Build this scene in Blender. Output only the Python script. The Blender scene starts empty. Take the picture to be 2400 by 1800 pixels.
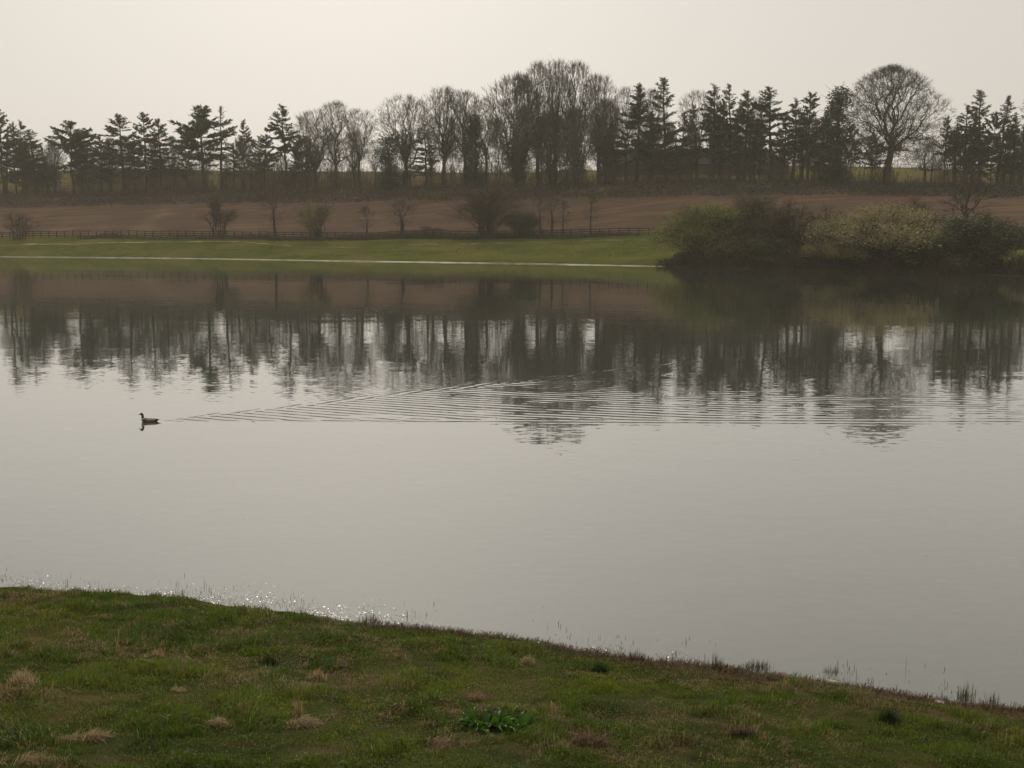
import bpy, math, random
import numpy as np
from mathutils import Vector

# ------------------------------------------------------------------ camera, world, sun, exposure
S = bpy.context.scene
COL = S.collection
H_CAM, F_PX, HORIZON = 5.2, 2500.0, 544.0          # eye height over the water, focal length and horizon row (2400 px wide frame)
PITCH = math.atan((900.0 - HORIZON) / F_PX)

cam_data = bpy.data.cameras.new("camera")
cam_data.sensor_width = 36.0
cam_data.lens = 36.0 * F_PX / 2400.0
cam_data.clip_start = 0.1
cam_data.clip_end = 6000.0
cam = bpy.data.objects.new("camera", cam_data)
COL.objects.link(cam)
cam.location = (0, 0, H_CAM)
cam.rotation_euler = (math.pi / 2 - PITCH, 0, 0)
S.camera = cam

SUN_EL, SUN_AZ = math.radians(33), math.radians(-9)   # ahead of the camera, a little to the left
SKY_STRENGTH = 0.062
SUN_STRENGTH = 2.1
world = bpy.data.worlds.new("World")
S.world = world
world.use_nodes = True
wn, wl = world.node_tree.nodes, world.node_tree.links
wn.clear()
w_out = wn.new("ShaderNodeOutputWorld")
w_bg = wn.new("ShaderNodeBackground")
w_sky = wn.new("ShaderNodeTexSky")
w_sky.sky_type = 'NISHITA'
w_sky.sun_disc = False
w_sky.sun_elevation = SUN_EL
w_sky.sun_rotation = SUN_AZ
w_sky.altitude = 50
w_sky.air_density = 1.0
w_sky.dust_density = 3.0
w_sky.ozone_density = 1.0
w_hsv = wn.new("ShaderNodeHueSaturation")
w_hsv.inputs["Saturation"].default_value = 0.30       # thin milky overcast over the whole sky
w_mix = wn.new("ShaderNodeMixRGB")
w_mix.blend_type = 'MULTIPLY'
w_mix.inputs[0].default_value = 1.0
w_mix.inputs[2].default_value = (1.0, 0.965, 0.90, 1)
w_bg.inputs["Strength"].default_value = SKY_STRENGTH
wl.new(w_sky.outputs[0], w_hsv.inputs["Color"])
wl.new(w_hsv.outputs[0], w_mix.inputs[1])
w_veil = wn.new("ShaderNodeMixRGB")                     # even veil of high haze
w_veil.inputs[0].default_value = 0.75
w_veil.inputs[2].default_value = (0.81 / SKY_STRENGTH, 0.755 / SKY_STRENGTH, 0.69 / SKY_STRENGTH, 1)
wl.new(w_mix.outputs[0], w_veil.inputs[1])
wl.new(w_veil.outputs[0], w_bg.inputs["Color"])
wl.new(w_bg.outputs[0], w_out.inputs["Surface"])

sun_data = bpy.data.lights.new("sun", 'SUN')
sun_data.energy = SUN_STRENGTH
sun_data.angle = math.radians(1.5)
sun_data.color = (1.0, 0.93, 0.80)
sun = bpy.data.objects.new("sun", sun_data)
COL.objects.link(sun)
s_vec = Vector((math.sin(SUN_AZ) * math.cos(SUN_EL), math.cos(SUN_AZ) * math.cos(SUN_EL), math.sin(SUN_EL)))
sun.rotation_euler = s_vec.to_track_quat('Z', 'Y').to_euler()
sun.location = (0, 0, 200)

S.view_settings.view_transform = 'Standard'
S.view_settings.look = 'None'
S.view_settings.gamma = 1.0
S.view_settings.exposure = 0.0
S.view_settings.use_curve_mapping = False
S.render.engine = 'CYCLES'
S.cycles.max_bounces = 6
S.cycles.diffuse_bounces = 2
S.cycles.glossy_bounces = 3
S.cycles.transmission_bounces = 3
S.cycles.volume_bounces = 0
S.cycles.transparent_max_bounces = 6
S.cycles.use_denoising = True
S.cycles.sample_clamp_indirect = 4.0
S.cycles.volume_step_rate = 4.0

rng = np.random.default_rng(11)
random.seed(11)

# ------------------------------------------------------------------ picture <-> place helpers
CP, SP = math.cos(PITCH), math.sin(PITCH)


def ray(px, py):
    xc = (px - 1200.0) / F_PX
    yc = -(py - 900.0) / F_PX
    return np.array([xc, CP + yc * SP, -SP + yc * CP])


def on_plane(px, py, z=0.0):
    d = ray(px, py)
    t = (z - H_CAM) / d[2]
    return np.array([d[0] * t, d[1] * t, z])


def z_row(py, dist):
    d = ray(1200, py)
    return H_CAM + dist * d[2] / d[1]


def x_col(px, py, dist):
    d = ray(px, py)
    return dist * d[0] / d[1]


# ------------------------------------------------------------------ noise in numpy
def _hash(ix, iy, seed):
    h = (ix * 374761393 + iy * 668265263 + seed * 974634777) & 0xFFFFFFFF
    h = ((h ^ (h >> 13)) * 1274126177) & 0xFFFFFFFF
    h = h ^ (h >> 16)
    return (h & 0xFFFF) / 65535.0


def vnoise(x, y, seed=0):
    x = np.asarray(x, float)
    y = np.asarray(y, float)
    ix = np.floor(x).astype(np.int64)
    iy = np.floor(y).astype(np.int64)
    fx, fy = x - ix, y - iy
    fx = fx * fx * (3 - 2 * fx)
    fy = fy * fy * (3 - 2 * fy)
    a, b = _hash(ix, iy, seed), _hash(ix + 1, iy, seed)
    c, d = _hash(ix, iy + 1, seed), _hash(ix + 1, iy + 1, seed)
    return (a * (1 - fx) + b * fx) * (1 - fy) + (c * (1 - fx) + d * fx) * fy


def fbm(x, y, seed=0, octaves=4):
    t, amp, tot = 0, 1.0, 0.0
    for o in range(octaves):
        t = t + amp * vnoise(x * 2 ** o, y * 2 ** o, seed + o * 17)
        tot += amp
        amp *= 0.5
    return t / tot


def smooth(a, b, x):
    t = np.clip((x - a) / (b - a), 0, 1)
    return t * t * (3 - 2 * t)


# ------------------------------------------------------------------ mesh helpers
def make_mesh(name, V, F, mat=None, smooth_shade=False, col=None):
    V = np.asarray(V, np.float32)
    F = np.asarray(F, np.int32)
    k = F.shape[1]
    me = bpy.data.meshes.new(name)
    me.vertices.add(len(V))
    me.vertices.foreach_set("co", V.ravel())
    me.loops.add(F.size)
    me.loops.foreach_set("vertex_index", F.ravel())
    me.polygons.add(len(F))
    me.polygons.foreach_set("loop_start", np.arange(0, F.size, k, dtype=np.int32))
    me.polygons.foreach_set("loop_total", np.full(len(F), k, np.int32))
    me.polygons.foreach_set("use_smooth", np.full(len(F), smooth_shade, bool))
    if col is not None:
        at = me.color_attributes.new("Col", 'FLOAT_COLOR', 'POINT')
        c4 = np.ones((len(V), 4), np.float32)
        c4[:, :3] = col
        at.data.foreach_set("color", c4.ravel())
    me.update(calc_edges=True)
    if mat:
        me.materials.append(mat)
    return me


def link(name, me, parent=None, loc=None):
    o = bpy.data.objects.new(name, me)
    COL.objects.link(o)
    if parent:
        o.parent = parent
    if loc is not None:
        o.location = loc
    return o


def tag(o, label, cat, group=None):
    o["label"] = label
    o["category"] = cat
    if group:
        o["group"] = group
    return o


def structure(o):
    o["kind"] = "structure"
    return o


def stuff(o, label, cat):
    o["kind"] = "stuff"
    o["label"] = label
    o["category"] = cat
    return o


def tubes(segs, sides=3):
    """segs: n x 8 = p0, p1, r0, r1 -> verts, quads"""
    segs = np.asarray(segs, float)
    n = len(segs)
    p0, p1, r0, r1 = segs[:, :3], segs[:, 3:6], segs[:, 6], segs[:, 7]
    d = p1 - p0
    d /= np.linalg.norm(d, axis=1, keepdims=True) + 1e-9
    ref = np.where(np.abs(d[:, 2:3]) > 0.9, np.array([[1.0, 0, 0]]), np.array([[0, 0, 1.0]]))
    u = np.cross(d, ref)
    u /= np.linalg.norm(u, axis=1, keepdims=True) + 1e-9
    v = np.cross(d, u)
    V = np.zeros((n, 2, sides, 3))
    for k in range(sides):
        a = 2 * math.pi * k / sides
        o = u * math.cos(a) + v * math.sin(a)
        V[:, 0, k] = p0 + o * r0[:, None]
        V[:, 1, k] = p1 + o * r1[:, None]
    base = (np.arange(n) * 2 * sides)[:, None]
    F = []
    for k in range(sides):
        k2 = (k + 1) % sides
        F.append(np.concatenate([base + k, base + k2, base + sides + k2, base + sides + k], 1))
    return V.reshape(-1, 3), np.stack(F, 1).reshape(-1, 4)


def cards(C, A, W):
    """leaf shapes: centre-base C, axis A (full length), half width vector W -> verts, quads (a diamond)"""
    n = len(C)
    V = np.zeros((n, 4, 3))
    V[:, 0] = C
    V[:, 1] = C + A * 0.45 + W
    V[:, 2] = C + A
    V[:, 3] = C + A * 0.45 - W
    F = np.arange(n * 4).reshape(n, 4)
    return V.reshape(-1, 3), F


def join(parts):
    Vs, Fs, off = [], [], 0
    for V, F in parts:
        Vs.append(V)
        Fs.append(F + off)
        off += len(V)
    return np.concatenate(Vs), np.concatenate(Fs)


def rand_unit(n, r=None):
    r = r or rng
    v = r.normal(size=(n, 3))
    return v / np.linalg.norm(v, axis=1, keepdims=True)


BOX_F = np.array([[0, 3, 2, 1], [4, 5, 6, 7], [0, 1, 5, 4], [1, 2, 6, 5], [2, 3, 7, 6], [3, 0, 4, 7]])


def box(x0, x1, y0, y1, z0, z1):
    return np.array([[x0, y0, z0], [x1, y0, z0], [x1, y1, z0], [x0, y1, z0],
                     [x0, y0, z1], [x1, y0, z1], [x1, y1, z1], [x0, y1, z1]], float), BOX_F


# ------------------------------------------------------------------ materials
def new_mat(name):
    m = bpy.data.materials.new(name)
    m.use_nodes = True
    nt = m.node_tree
    nt.nodes.clear()
    out = nt.nodes.new("ShaderNodeOutputMaterial")
    return m, nt.nodes, nt.links, out


def noise_mat(name, c1, c2, scale=5.0, rough=0.9, detail=5.0, coords="Object", stretch=(1, 1, 1), bump=0.0, bump_dist=0.02, c3=None, scale3=0.3, spec=0.0):
    m, N, L, out = new_mat(name)
    b = N.new("ShaderNodeBsdfPrincipled")
    b.inputs["Roughness"].default_value = rough
    b.inputs["Specular IOR Level"].default_value = spec
    tc = N.new("ShaderNodeTexCoord")
    mp = N.new("ShaderNodeMapping")
    mp.inputs["Scale"].default_value = stretch
    L.new(tc.outputs[coords], mp.inputs[0])
    nz = N.new("ShaderNodeTexNoise")
    nz.inputs["Scale"].default_value = scale
    nz.inputs["Detail"].default_value = detail
    L.new(mp.outputs[0], nz.inputs["Vector"])
    rp = N.new("ShaderNodeValToRGB")
    rp.color_ramp.elements[0].position = 0.35
    rp.color_ramp.elements[1].position = 0.68
    rp.color_ramp.elements[0].color = (*c1, 1)
    rp.color_ramp.elements[1].color = (*c2, 1)
    L.new(nz.outputs["Fac"], rp.inputs[0])
    csock = rp.outputs[0]
    if c3 is not None:
        n3 = N.new("ShaderNodeTexNoise")
        n3.inputs["Scale"].default_value = scale3
        n3.inputs["Detail"].default_value = 3
        L.new(mp.outputs[0], n3.inputs["Vector"])
        r3 = N.new("ShaderNodeValToRGB")
        r3.color_ramp.elements[0].position = 0.48
        r3.color_ramp.elements[1].position = 0.66
        L.new(n3.outputs["Fac"], r3.inputs[0])
        mx = N.new("ShaderNodeMixRGB")
        mx.inputs[2].default_value = (*c3, 1)
        L.new(r3.outputs[0], mx.inputs[0])
        L.new(csock, mx.inputs[1])
        csock = mx.outputs[0]
    L.new(csock, b.inputs["Base Color"])
    if bump:
        bp = N.new("ShaderNodeBump")
        bp.inputs["Strength"].default_value = bump
        bp.inputs["Distance"].default_value = bump_dist
        L.new(nz.outputs["Fac"], bp.inputs["Height"])
        L.new(bp.outputs[0], b.inputs["Normal"])
    L.new(b.outputs[0], out.inputs[0])
    return m


def leaf_mat(name, c1, c2, trans=0.35, scale=1.5, attr=False, rough=0.6, gloss=0.06):
    """matt leaf with light coming through it"""
    m, N, L, out = new_mat(name)
    if attr:
        a = N.new("ShaderNodeAttribute")
        a.attribute_name = "Col"
        csock = a.outputs["Color"]
    else:
        tc = N.new("ShaderNodeTexCoord")
        nz = N.new("ShaderNodeTexNoise")
        nz.inputs["Scale"].default_value = scale
        nz.inputs["Detail"].default_value = 4
        L.new(tc.outputs["Object"], nz.inputs["Vector"])
        rp = N.new("ShaderNodeValToRGB")
        rp.color_ramp.elements[0].position = 0.35
        rp.color_ramp.elements[1].position = 0.68
        rp.color_ramp.elements[0].color = (*c1, 1)
        rp.color_ramp.elements[1].color = (*c2, 1)
        L.new(nz.outputs["Fac"], rp.inputs[0])
        csock = rp.outputs[0]
    d = N.new("ShaderNodeBsdfDiffuse")
    t = N.new("ShaderNodeBsdfTranslucent")
    g = N.new("ShaderNodeBsdfGlossy")
    g.inputs["Roughness"].default_value = rough
    g.inputs["Color"].default_value = (0.8, 0.8, 0.8, 1)
    L.new(csock, d.inputs["Color"])
    L.new(csock, t.inputs["Color"])
    m1 = N.new("ShaderNodeMixShader")
    m1.inputs[0].default_value = trans
    L.new(d.outputs[0], m1.inputs[1])
    L.new(t.outputs[0], m1.inputs[2])
    m2 = N.new("ShaderNodeMixShader")
    m2.inputs[0].default_value = gloss
    L.new(m1.outputs[0], m2.inputs[1])
    L.new(g.outputs[0], m2.inputs[2])
    L.new(m2.outputs[0], out.inputs[0])
    return m


M = {}
M["bark"] = noise_mat("bark", (0.035, 0.030, 0.024), (0.080, 0.070, 0.055), 3.0)
M["twig"] = noise_mat("twig", (0.075, 0.064, 0.050), (0.140, 0.122, 0.098), 0.8)
M["twig_brown"] = noise_mat("twig_brown", (0.055, 0.040, 0.028), (0.105, 0.080, 0.055), 0.8)
M["needles"] = leaf_mat("needles", (0.026, 0.036, 0.013), (0.062, 0.072, 0.027), 0.32, 0.9)
M["larch"] = leaf_mat("larch", (0.045, 0.050, 0.022), (0.085, 0.085, 0.040), 0.30, 0.9)
M["ivy"] = leaf_mat("ivy", (0.022, 0.034, 0.013), (0.045, 0.060, 0.022), 0.25, 1.2)
M["willow"] = leaf_mat("willow", (0.105, 0.122, 0.012), (0.195, 0.200, 0.026), 0.45, 0.8)
M["willow_dim"] = leaf_mat("willow_dim", (0.055, 0.058, 0.016), (0.100, 0.094, 0.027), 0.40, 0.8)
M["sallow"] = leaf_mat("sallow", (0.155, 0.135, 0.052), (0.36, 0.305, 0.130), 0.30, 0.45)
M["dark_bush"] = leaf_mat("dark_bush", (0.034, 0.048, 0.010), (0.070, 0.082, 0.018), 0.35, 0.8)
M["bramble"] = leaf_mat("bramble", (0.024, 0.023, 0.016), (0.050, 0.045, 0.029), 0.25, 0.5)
M["bank_grass"] = noise_mat("bank_grass", (0.056, 0.068, 0.014), (0.094, 0.102, 0.022), 0.55, stretch=(0.6, 1, 1), detail=8, c3=(0.115, 0.102, 0.030), scale3=0.11, bump=0.6, bump_dist=0.3)
M["hill_grass"] = noise_mat("hill_grass", (0.085, 0.084, 0.024), (0.145, 0.132, 0.040), 0.25, detail=6, c3=(0.100, 0.066, 0.040), scale3=0.02)
M["soil"] = noise_mat("soil", (0.108, 0.070, 0.047), (0.178, 0.118, 0.080), 0.30, stretch=(0.25, 1.6, 1), detail=8, c3=(0.115, 0.085, 0.060), scale3=0.06, bump=0.8, bump_dist=0.25)
M["near_ground"] = noise_mat("near_ground", (0.022, 0.028, 0.010), (0.055, 0.055, 0.022), 2.5, detail=8, c3=(0.085, 0.062, 0.034), scale3=0.9, bump=0.7, bump_dist=0.05)
M["mud"] = noise_mat("mud", (0.05, 0.036, 0.024), (0.10, 0.068, 0.044), 6.0, detail=8, bump=0.8, bump_dist=0.03)
M["path"] = noise_mat("path", (0.14, 0.125, 0.05), (0.44, 0.38, 0.23), 0.25, detail=6)
M["fence_wood"] = noise_mat("fence_wood", (0.026, 0.022, 0.017), (0.055, 0.046, 0.036), 2.0)
M["blades"] = leaf_mat("blades", (0, 0, 0), (0, 0, 0), 0.45, attr=True, rough=0.45, gloss=0.022)
M["dock_leaf"] = leaf_mat("dock_leaf", (0.032, 0.085, 0.004), (0.075, 0.165, 0.010), 0.48, 9.0, rough=0.35, gloss=0.018)
M["stalk"] = noise_mat("stalk", (0.07, 0.11, 0.03), (0.12, 0.15, 0.05), 8.0)
M["brick"] = noise_mat("brick", (0.085, 0.048, 0.032), (0.13, 0.074, 0.048), 2.0)
M["slate"] = noise_mat("slate", (0.045, 0.047, 0.050), (0.075, 0.076, 0.078), 1.2, rough=0.7)
M["pale_wood"] = noise_mat("pale_wood", (0.46, 0.40, 0.28), (0.62, 0.56, 0.42), 14.0, stretch=(1, 6, 6))
M["white_scrap"] = noise_mat("white_scrap", (0.62, 0.55, 0.50), (0.80, 0.74, 0.70), 20.0, rough=0.6)

# glass / wet things
m, N, L, out = new_mat("wet_bits")
b = N.new("ShaderNodeBsdfPrincipled")
b.inputs["Base Color"].default_value = (0.10, 0.085, 0.05, 1)
b.inputs["Roughness"].default_value = 0.27
b.inputs["IOR"].default_value = 1.5
L.new(b.outputs[0], out.inputs[0])
M["wet_bits"] = m
m, N, L, out = new_mat("skylight_glass")
b = N.new("ShaderNodeBsdfPrincipled")
b.inputs["Base Color"].default_value = (0.35, 0.37, 0.38, 1)
b.inputs["Roughness"].default_value = 0.12
L.new(b.outputs[0], out.inputs[0])
M["skylight_glass"] = m
m, N, L, out = new_mat("wet_silt")
b = N.new("ShaderNodeBsdfPrincipled")
b.inputs["Base Color"].default_value = (0.26, 0.235, 0.175, 1)
b.inputs["Specular IOR Level"].default_value = 0.4
b.inputs["Roughness"].default_value = 0.68
b.inputs["IOR"].default_value = 1.45
L.new(b.outputs[0], out.inputs[0])
M["wet_silt"] = m

# duck plumage: colour attribute
m, N, L, out = new_mat("plumage")
b = N.new("ShaderNodeBsdfPrincipled")
a = N.new("ShaderNodeAttribute")
a.attribute_name = "Col"
L.new(a.outputs["Color"], b.inputs["Base Color"])
b.inputs["Roughness"].default_value = 0.55
L.new(b.outputs[0], out.inputs[0])
M["plumage"] = m


def water_material():
    """turbid lake water: mirror growing towards grazing view over a dull brown-green body, small slopes added to the real waves"""
    m, N, L, out = new_mat("lake_water")
    geo = N.new("ShaderNodeNewGeometry")
    tc = N.new("ShaderNodeTexCoord")

    def slope(scale, stretch, amp, detail):
        mp = N.new("ShaderNodeMapping")
        mp.inputs["Scale"].default_value = stretch
        L.new(tc.outputs["Object"], mp.inputs[0])
        nz = N.new("ShaderNodeTexNoise")
        nz.inputs["Scale"].default_value = scale
        nz.inputs["Detail"].default_value = detail
        L.new(mp.outputs[0], nz.inputs["Vector"])
        sub = N.new("ShaderNodeVectorMath")
        sub.operation = 'SUBTRACT'
        sub.inputs[1].default_value = (0.5, 0.5, 0.5)
        L.new(nz.outputs["Color"], sub.inputs[0])
        mul = N.new("ShaderNodeVectorMath")
        mul.operation = 'MULTIPLY'
        mul.inputs[1].default_value = (amp * 0.6, amp, 0.0)
        L.new(sub.outputs[0], mul.inputs[0])
        return mul.outputs[0]

    fine = slope(8.0, (0.40, 1.0, 1.0), 0.050, 2.0)
    broad = slope(0.8, (0.30, 1.0, 1.0), 0.014, 2.0)
    # calm lanes and ruffled lanes
    mpm = N.new("ShaderNodeMapping")
    mpm.inputs["Scale"].default_value = (0.012, 0.05, 1)
    L.new(tc.outputs["Object"], mpm.inputs[0])
    nm = N.new("ShaderNodeTexNoise")
    nm.inputs["Scale"].default_value = 1.0
    nm.inputs["Detail"].default_value = 3
    L.new(mpm.outputs[0], nm.inputs["Vector"])
    mr = N.new("ShaderNodeMapRange")
    mr.inputs["From Min"].default_value = 0.35
    mr.inputs["From Max"].default_value = 0.65
    mr.inputs["To Min"].default_value = 0.25
    mr.inputs["To Max"].default_value = 1.0
    L.new(nm.outputs["Fac"], mr.inputs["Value"])
    sc = N.new("ShaderNodeVectorMath")
    sc.operation = 'SCALE'
    L.new(fine, sc.inputs[0])
    L.new(mr.outputs[0], sc.inputs["Scale"])
    a1 = N.new("ShaderNodeVectorMath")
    L.new(sc.outputs[0], a1.inputs[0])
    L.new(broad, a1.inputs[1])
    a2 = N.new("ShaderNodeVectorMath")
    L.new(a1.outputs[0], a2.inputs[0])
    L.new(geo.outputs["Normal"], a2.inputs[1])
    nrm = N.new("ShaderNodeVectorMath")
    nrm.operation = 'NORMALIZE'
    L.new(a2.outputs[0], nrm.inputs[0])
    lw = N.new("ShaderNodeLayerWeight")
    lw.inputs["Blend"].default_value = 0.5
    L.new(nrm.outputs[0], lw.inputs["Normal"])
    pw = N.new("ShaderNodeMath")
    pw.operation = 'POWER'
    pw.inputs[1].default_value = 2.7
    L.new(lw.outputs["Facing"], pw.inputs[0])
    fm = N.new("ShaderNodeMath")
    fm.operation = 'MULTIPLY_ADD'
    fm.inputs[1].default_value = 0.96
    fm.inputs[2].default_value = 0.02
    L.new(pw.outputs[0], fm.inputs[0])
    body = N.new("ShaderNodeBsdfDiffuse")
    body.inputs["Color"].default_value = (0.062, 0.067, 0.052, 1)
    gl = N.new("ShaderNodeBsdfGlossy")
    gl.inputs["Roughness"].default_value = 0.02
    gl.inputs["Color"].default_value = (0.97, 0.97, 0.97, 1)
    L.new(nrm.outputs[0], gl.inputs["Normal"])
    mix = N.new("ShaderNodeMixShader")
    L.new(fm.outputs[0], mix.inputs[0])
    L.new(body.outputs[0], mix.inputs[1])
    L.new(gl.outputs[0], mix.inputs[2])
    L.new(mix.outputs[0], out.inputs[0])
    return m


M["water"] = water_material()

# ------------------------------------------------------------------ the far shore: contour lines as seen across the lake
U_K = np.array([-1400, 0, 400, 800, 1200, 1550, 1900, 2400, 3800], float)
SHORE_Y = on = np.array([0, 602, 605.5, 612, 618, 624.5, 634, 647, 0.])
SHORE_D = np.array([340, 0, 0, 0, 0, 0, 0, 0, 95.])
for i in range(1, 8):
    SHORE_D[i] = on_plane(1200, SHORE_Y[i])[1]
FENCE_D = np.array([365, 248, 240, 230, 220, 209, 196, 183, 150.])
FENCE_Y = np.array([559, 559, 557, 560, 556, 549, 546, 545, 545.])
TREE_D = np.array([420, 300, 290, 278, 266, 254, 243, 235, 205.])
TREE_Y = np.array([470, 463, 452, 445, 438, 428, 428, 442, 450.])
RIDGE_Y = np.array([400, 402, 398, 403, 404, 396, 388, 402, 410.])
RIDGE_D = TREE_D + 95
FENCE_Z = np.array([z_row(y, d) for y, d in zip(FENCE_Y, FENCE_D)])
TREE_Z = np.array([z_row(y, d) for y, d in zip(TREE_Y, TREE_D)])
RIDGE_Z = np.array([z_row(y, d) for y, d in zip(RIDGE_Y, RIDGE_D)])


def u_of(x, y):
    return 1200.0 + 2530.0 * np.asarray(x) / np.maximum(np.asarray(y), 1.0)


def contour(u):
    return [np.interp(u, U_K, k) for k in (SHORE_D, FENCE_D, FENCE_Z, TREE_D, TREE_Z, RIDGE_D, RIDGE_Z)]


def far_z(x, y):
    x = np.asarray(x, float)
    y = np.asarray(y, float)
    sd, fd, fz, td, tz, rd, rz = contour(u_of(x, y))
    pts = [(sd - 6, -0.7 + 0 * sd), (sd, 0 * sd), (sd + 1.3, 0.33 + 0 * sd), (fd, fz), (td, tz), (rd, rz), (rd + 160, rz - 6), (rd + 1500, rz - 60)]
    z = np.full_like(x, -0.7)
    for (d0, z0), (d1, z1) in zip(pts[:-1], pts[1:]):
        t = np.clip((y - d0) / (d1 - d0), 0, 1)
        z = np.where(y >= d0, z0 + (z1 - z0) * t, z)
    # unevenness, none at the water's edge
    w = smooth(0, 12, y - sd)
    z = z + w * ((fbm(x * 0.05, y * 0.05, 5) - 0.5) * 0.9 + (fbm(x * 0.35, y * 0.35, 9, 3) - 0.5) * 0.16)
    return z


def zone(name, d_from, d_to, rows, mat):
    us = np.concatenate([np.linspace(-1400, -60, 40), np.linspace(-50, 2450, 330), np.linspace(2470, 3800, 40)])
    a = (us - 1200.0) / 2530.0
    V = []
    for t in np.linspace(0, 1, rows):
        d = d_from(us) + (d_to(us) - d_from(us)) * t
        V.append(np.stack([a * d, d, far_z(a * d, d)], 1))
    V = np.concatenate(V)
    n = len(us)
    i, j = np.meshgrid(np.arange(rows - 1), np.arange(n - 1), indexing='ij')
    q = (i * n + j).ravel()
    F = np.stack([q, q + 1, q + n + 1, q + n], 1)
    return structure(link(name, make_mesh(name, V, F, mat, True)))


c_sh = lambda u: np.interp(u, U_K, SHORE_D)
c_fe = lambda u: np.interp(u, U_K, FENCE_D)
c_tr = lambda u: np.interp(u, U_K, TREE_D)
c_ri = lambda u: np.interp(u, U_K, RIDGE_D)
bank = zone("grass_bank", lambda u: c_sh(u) - 6, lambda u: c_fe(u) + 2, 70, M["bank_grass"])
field = zone("ploughed_field", lambda u: c_fe(u) + 2, lambda u: c_tr(u) - 3, 70, M["soil"])
hill = zone("hill", lambda u: c_tr(u) - 3, lambda u: c_ri(u) + 1200, 160, M["hill_grass"])


def strip(name, u0, u1, d_fn, width_fn, lift, mat, step=2.0):
    us = np.arange(u0, u1, step)
    a = (us - 1200.0) / 2530.0
    rows = []
    for t in (0, 0.5, 1):
        d = d_fn(us) + width_fn(us) * t
        rows.append(np.stack([a * d, d, far_z(a * d, d) + lift], 1))
    n = len(us)
    V = np.concatenate(rows)
    F = []
    for r in range(2):
        q = r * n + np.arange(n - 1)
        F.append(np.stack([q, q + 1, q + n + 1, q + n], 1))
    return structure(link(name, make_mesh(name, V, np.concatenate(F), mat, True)))


strip("wet_shore", -400, 1562, lambda u: c_sh(u) + 0.05, lambda u: 0.22 + 0.14 * vnoise(u * 0.08, 0 * u, 3) - 0.10 * smooth(1350, 1560, u), 0.012, M["wet_silt"])
# trodden path under the fence, in row coordinates of the photograph turned to distance on the bank
PU = np.array([-400, 0, 250, 480, 560, 700, 830, 900, 1200, 1500, 1600.])
PT = np.array([.58, .55, .68, .78, .77, .60, .56, .60, .70, .74, .74])


def path_d(u):
    return c_sh(u) + (c_fe(u) - c_sh(u)) * np.interp(u, PU, PT)


strip("path", -380, 1580, path_d, lambda u: 0.35 + 0.75 * np.clip(fbm(u * 0.03, 0 * u, 8, 3) * 2.2 - 0.7, 0, 1), 0.05, M["path"])

# ------------------------------------------------------------------ the near bank
NS_PX = [(-900, 1300), (-400, 1335), (0, 1376), (200, 1394), (400, 1404), (600, 1432), (800, 1456), (1000, 1476), (1200, 1502), (1400, 1532), (1600, 1562), (1800, 1588), (2000, 1618), (2200, 1643), (2400, 1668), (2900, 1740), (3600, 1850)]
NS = np.array([on_plane(a, b_) for a, b_ in NS_PX])


def near_shore(x):
    x = np.asarray(x, float)
    base = np.interp(x, NS[:, 0], NS[:, 1])
    base = np.where(x < NS[0, 0], NS[0, 1] + (NS[0, 0] - x) * 0.35, base)
    base = np.where(x > NS[-1, 0], NS[-1, 1] - (x - NS[-1, 0]) * 0.1, base)
    return base + (fbm(x * 1.3, 0 * x + 3.3, 21, 4) - 0.5) * 0.30


def near_z(x, y):
    s = near_shore(x) - np.asarray(y, float)                  # metres inland from the water's edge
    z = np.where(s < 0, s * 0.22, 0.04 * smooth(0, 0.12, s) + s * 0.135)
    z = z + np.where(s > 6.5, (s - 6.5) * 0.27, 0) - np.where(s > 14.5, (s - 14.5) * 0.405, 0)
    w = smooth(0.0, 0.8, s)
    z = z + w * ((fbm(x * 0.5, y * 0.5, 31, 3) - 0.5) * 0.18 + (fbm(x * 2.6, y * 2.6, 33, 3) - 0.5) * 0.07)
    return z


xs = np.concatenate([np.linspace(-120, -13, 40), np.linspace(-12.8, 11, 300), np.linspace(11.5, 110, 40)])
ts = np.concatenate([np.linspace(-3.0, 0.0, 18), np.linspace(0.03, 9.5, 190), np.linspace(10, 70, 40)])
X, T_ = np.meshgrid(xs, ts, indexing='ij')
Y = near_shore(X) - T_
Z = near_z(X, Y)
V = np.stack([X, Y, Z], -1).reshape(-1, 3)
nx, ny = X.shape
i, j = np.meshgrid(np.arange(nx - 1), np.arange(ny - 1), indexing='ij')
q = (i * ny + j).ravel()
F = np.stack([q, q + 1, q + ny + 1, q + ny], 1)[:, ::-1]
structure(link("near_bank", make_mesh("near_bank", V, F, M["near_ground"], True)))

# strip of trampled brown mud and wrack at the water's edge
us = np.linspace(-9, 9, 700)
wv = 0.05 + 0.42 * smooth(-1.5, 3.5, us) * (0.35 + fbm(us * 0.9, us * 0, 41, 3)) * 1.1
rows = []
for t in np.linspace(0, 1, 6):
    yy = near_shore(us) - 0.02 - wv * t
    rows.append(np.stack([us, yy, near_z(us, yy) + 0.008], 1))
V = np.concatenate(rows)
n = len(us)
F = np.concatenate([np.stack([r * n + np.arange(n - 1), r * n + np.arange(n - 1) + 1, (r + 1) * n + np.arange(n - 1) + 1, (r + 1) * n + np.arange(n - 1)], 1) for r in range(5)])[:, ::-1]
structure(link("muddy_edge", make_mesh("muddy_edge", V, F, M["mud"], True)))

# ------------------------------------------------------------------ the lake with the duck's wake as real waves
DUCK = on_plane(352, 988)
W_AX = math.radians(19.5)
E1 = np.array([math.cos(W_AX), math.sin(W_AX)])
E2 = np.array([-math.sin(W_AX), math.cos(W_AX)])
LAMBDA0 = 2.7


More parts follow.
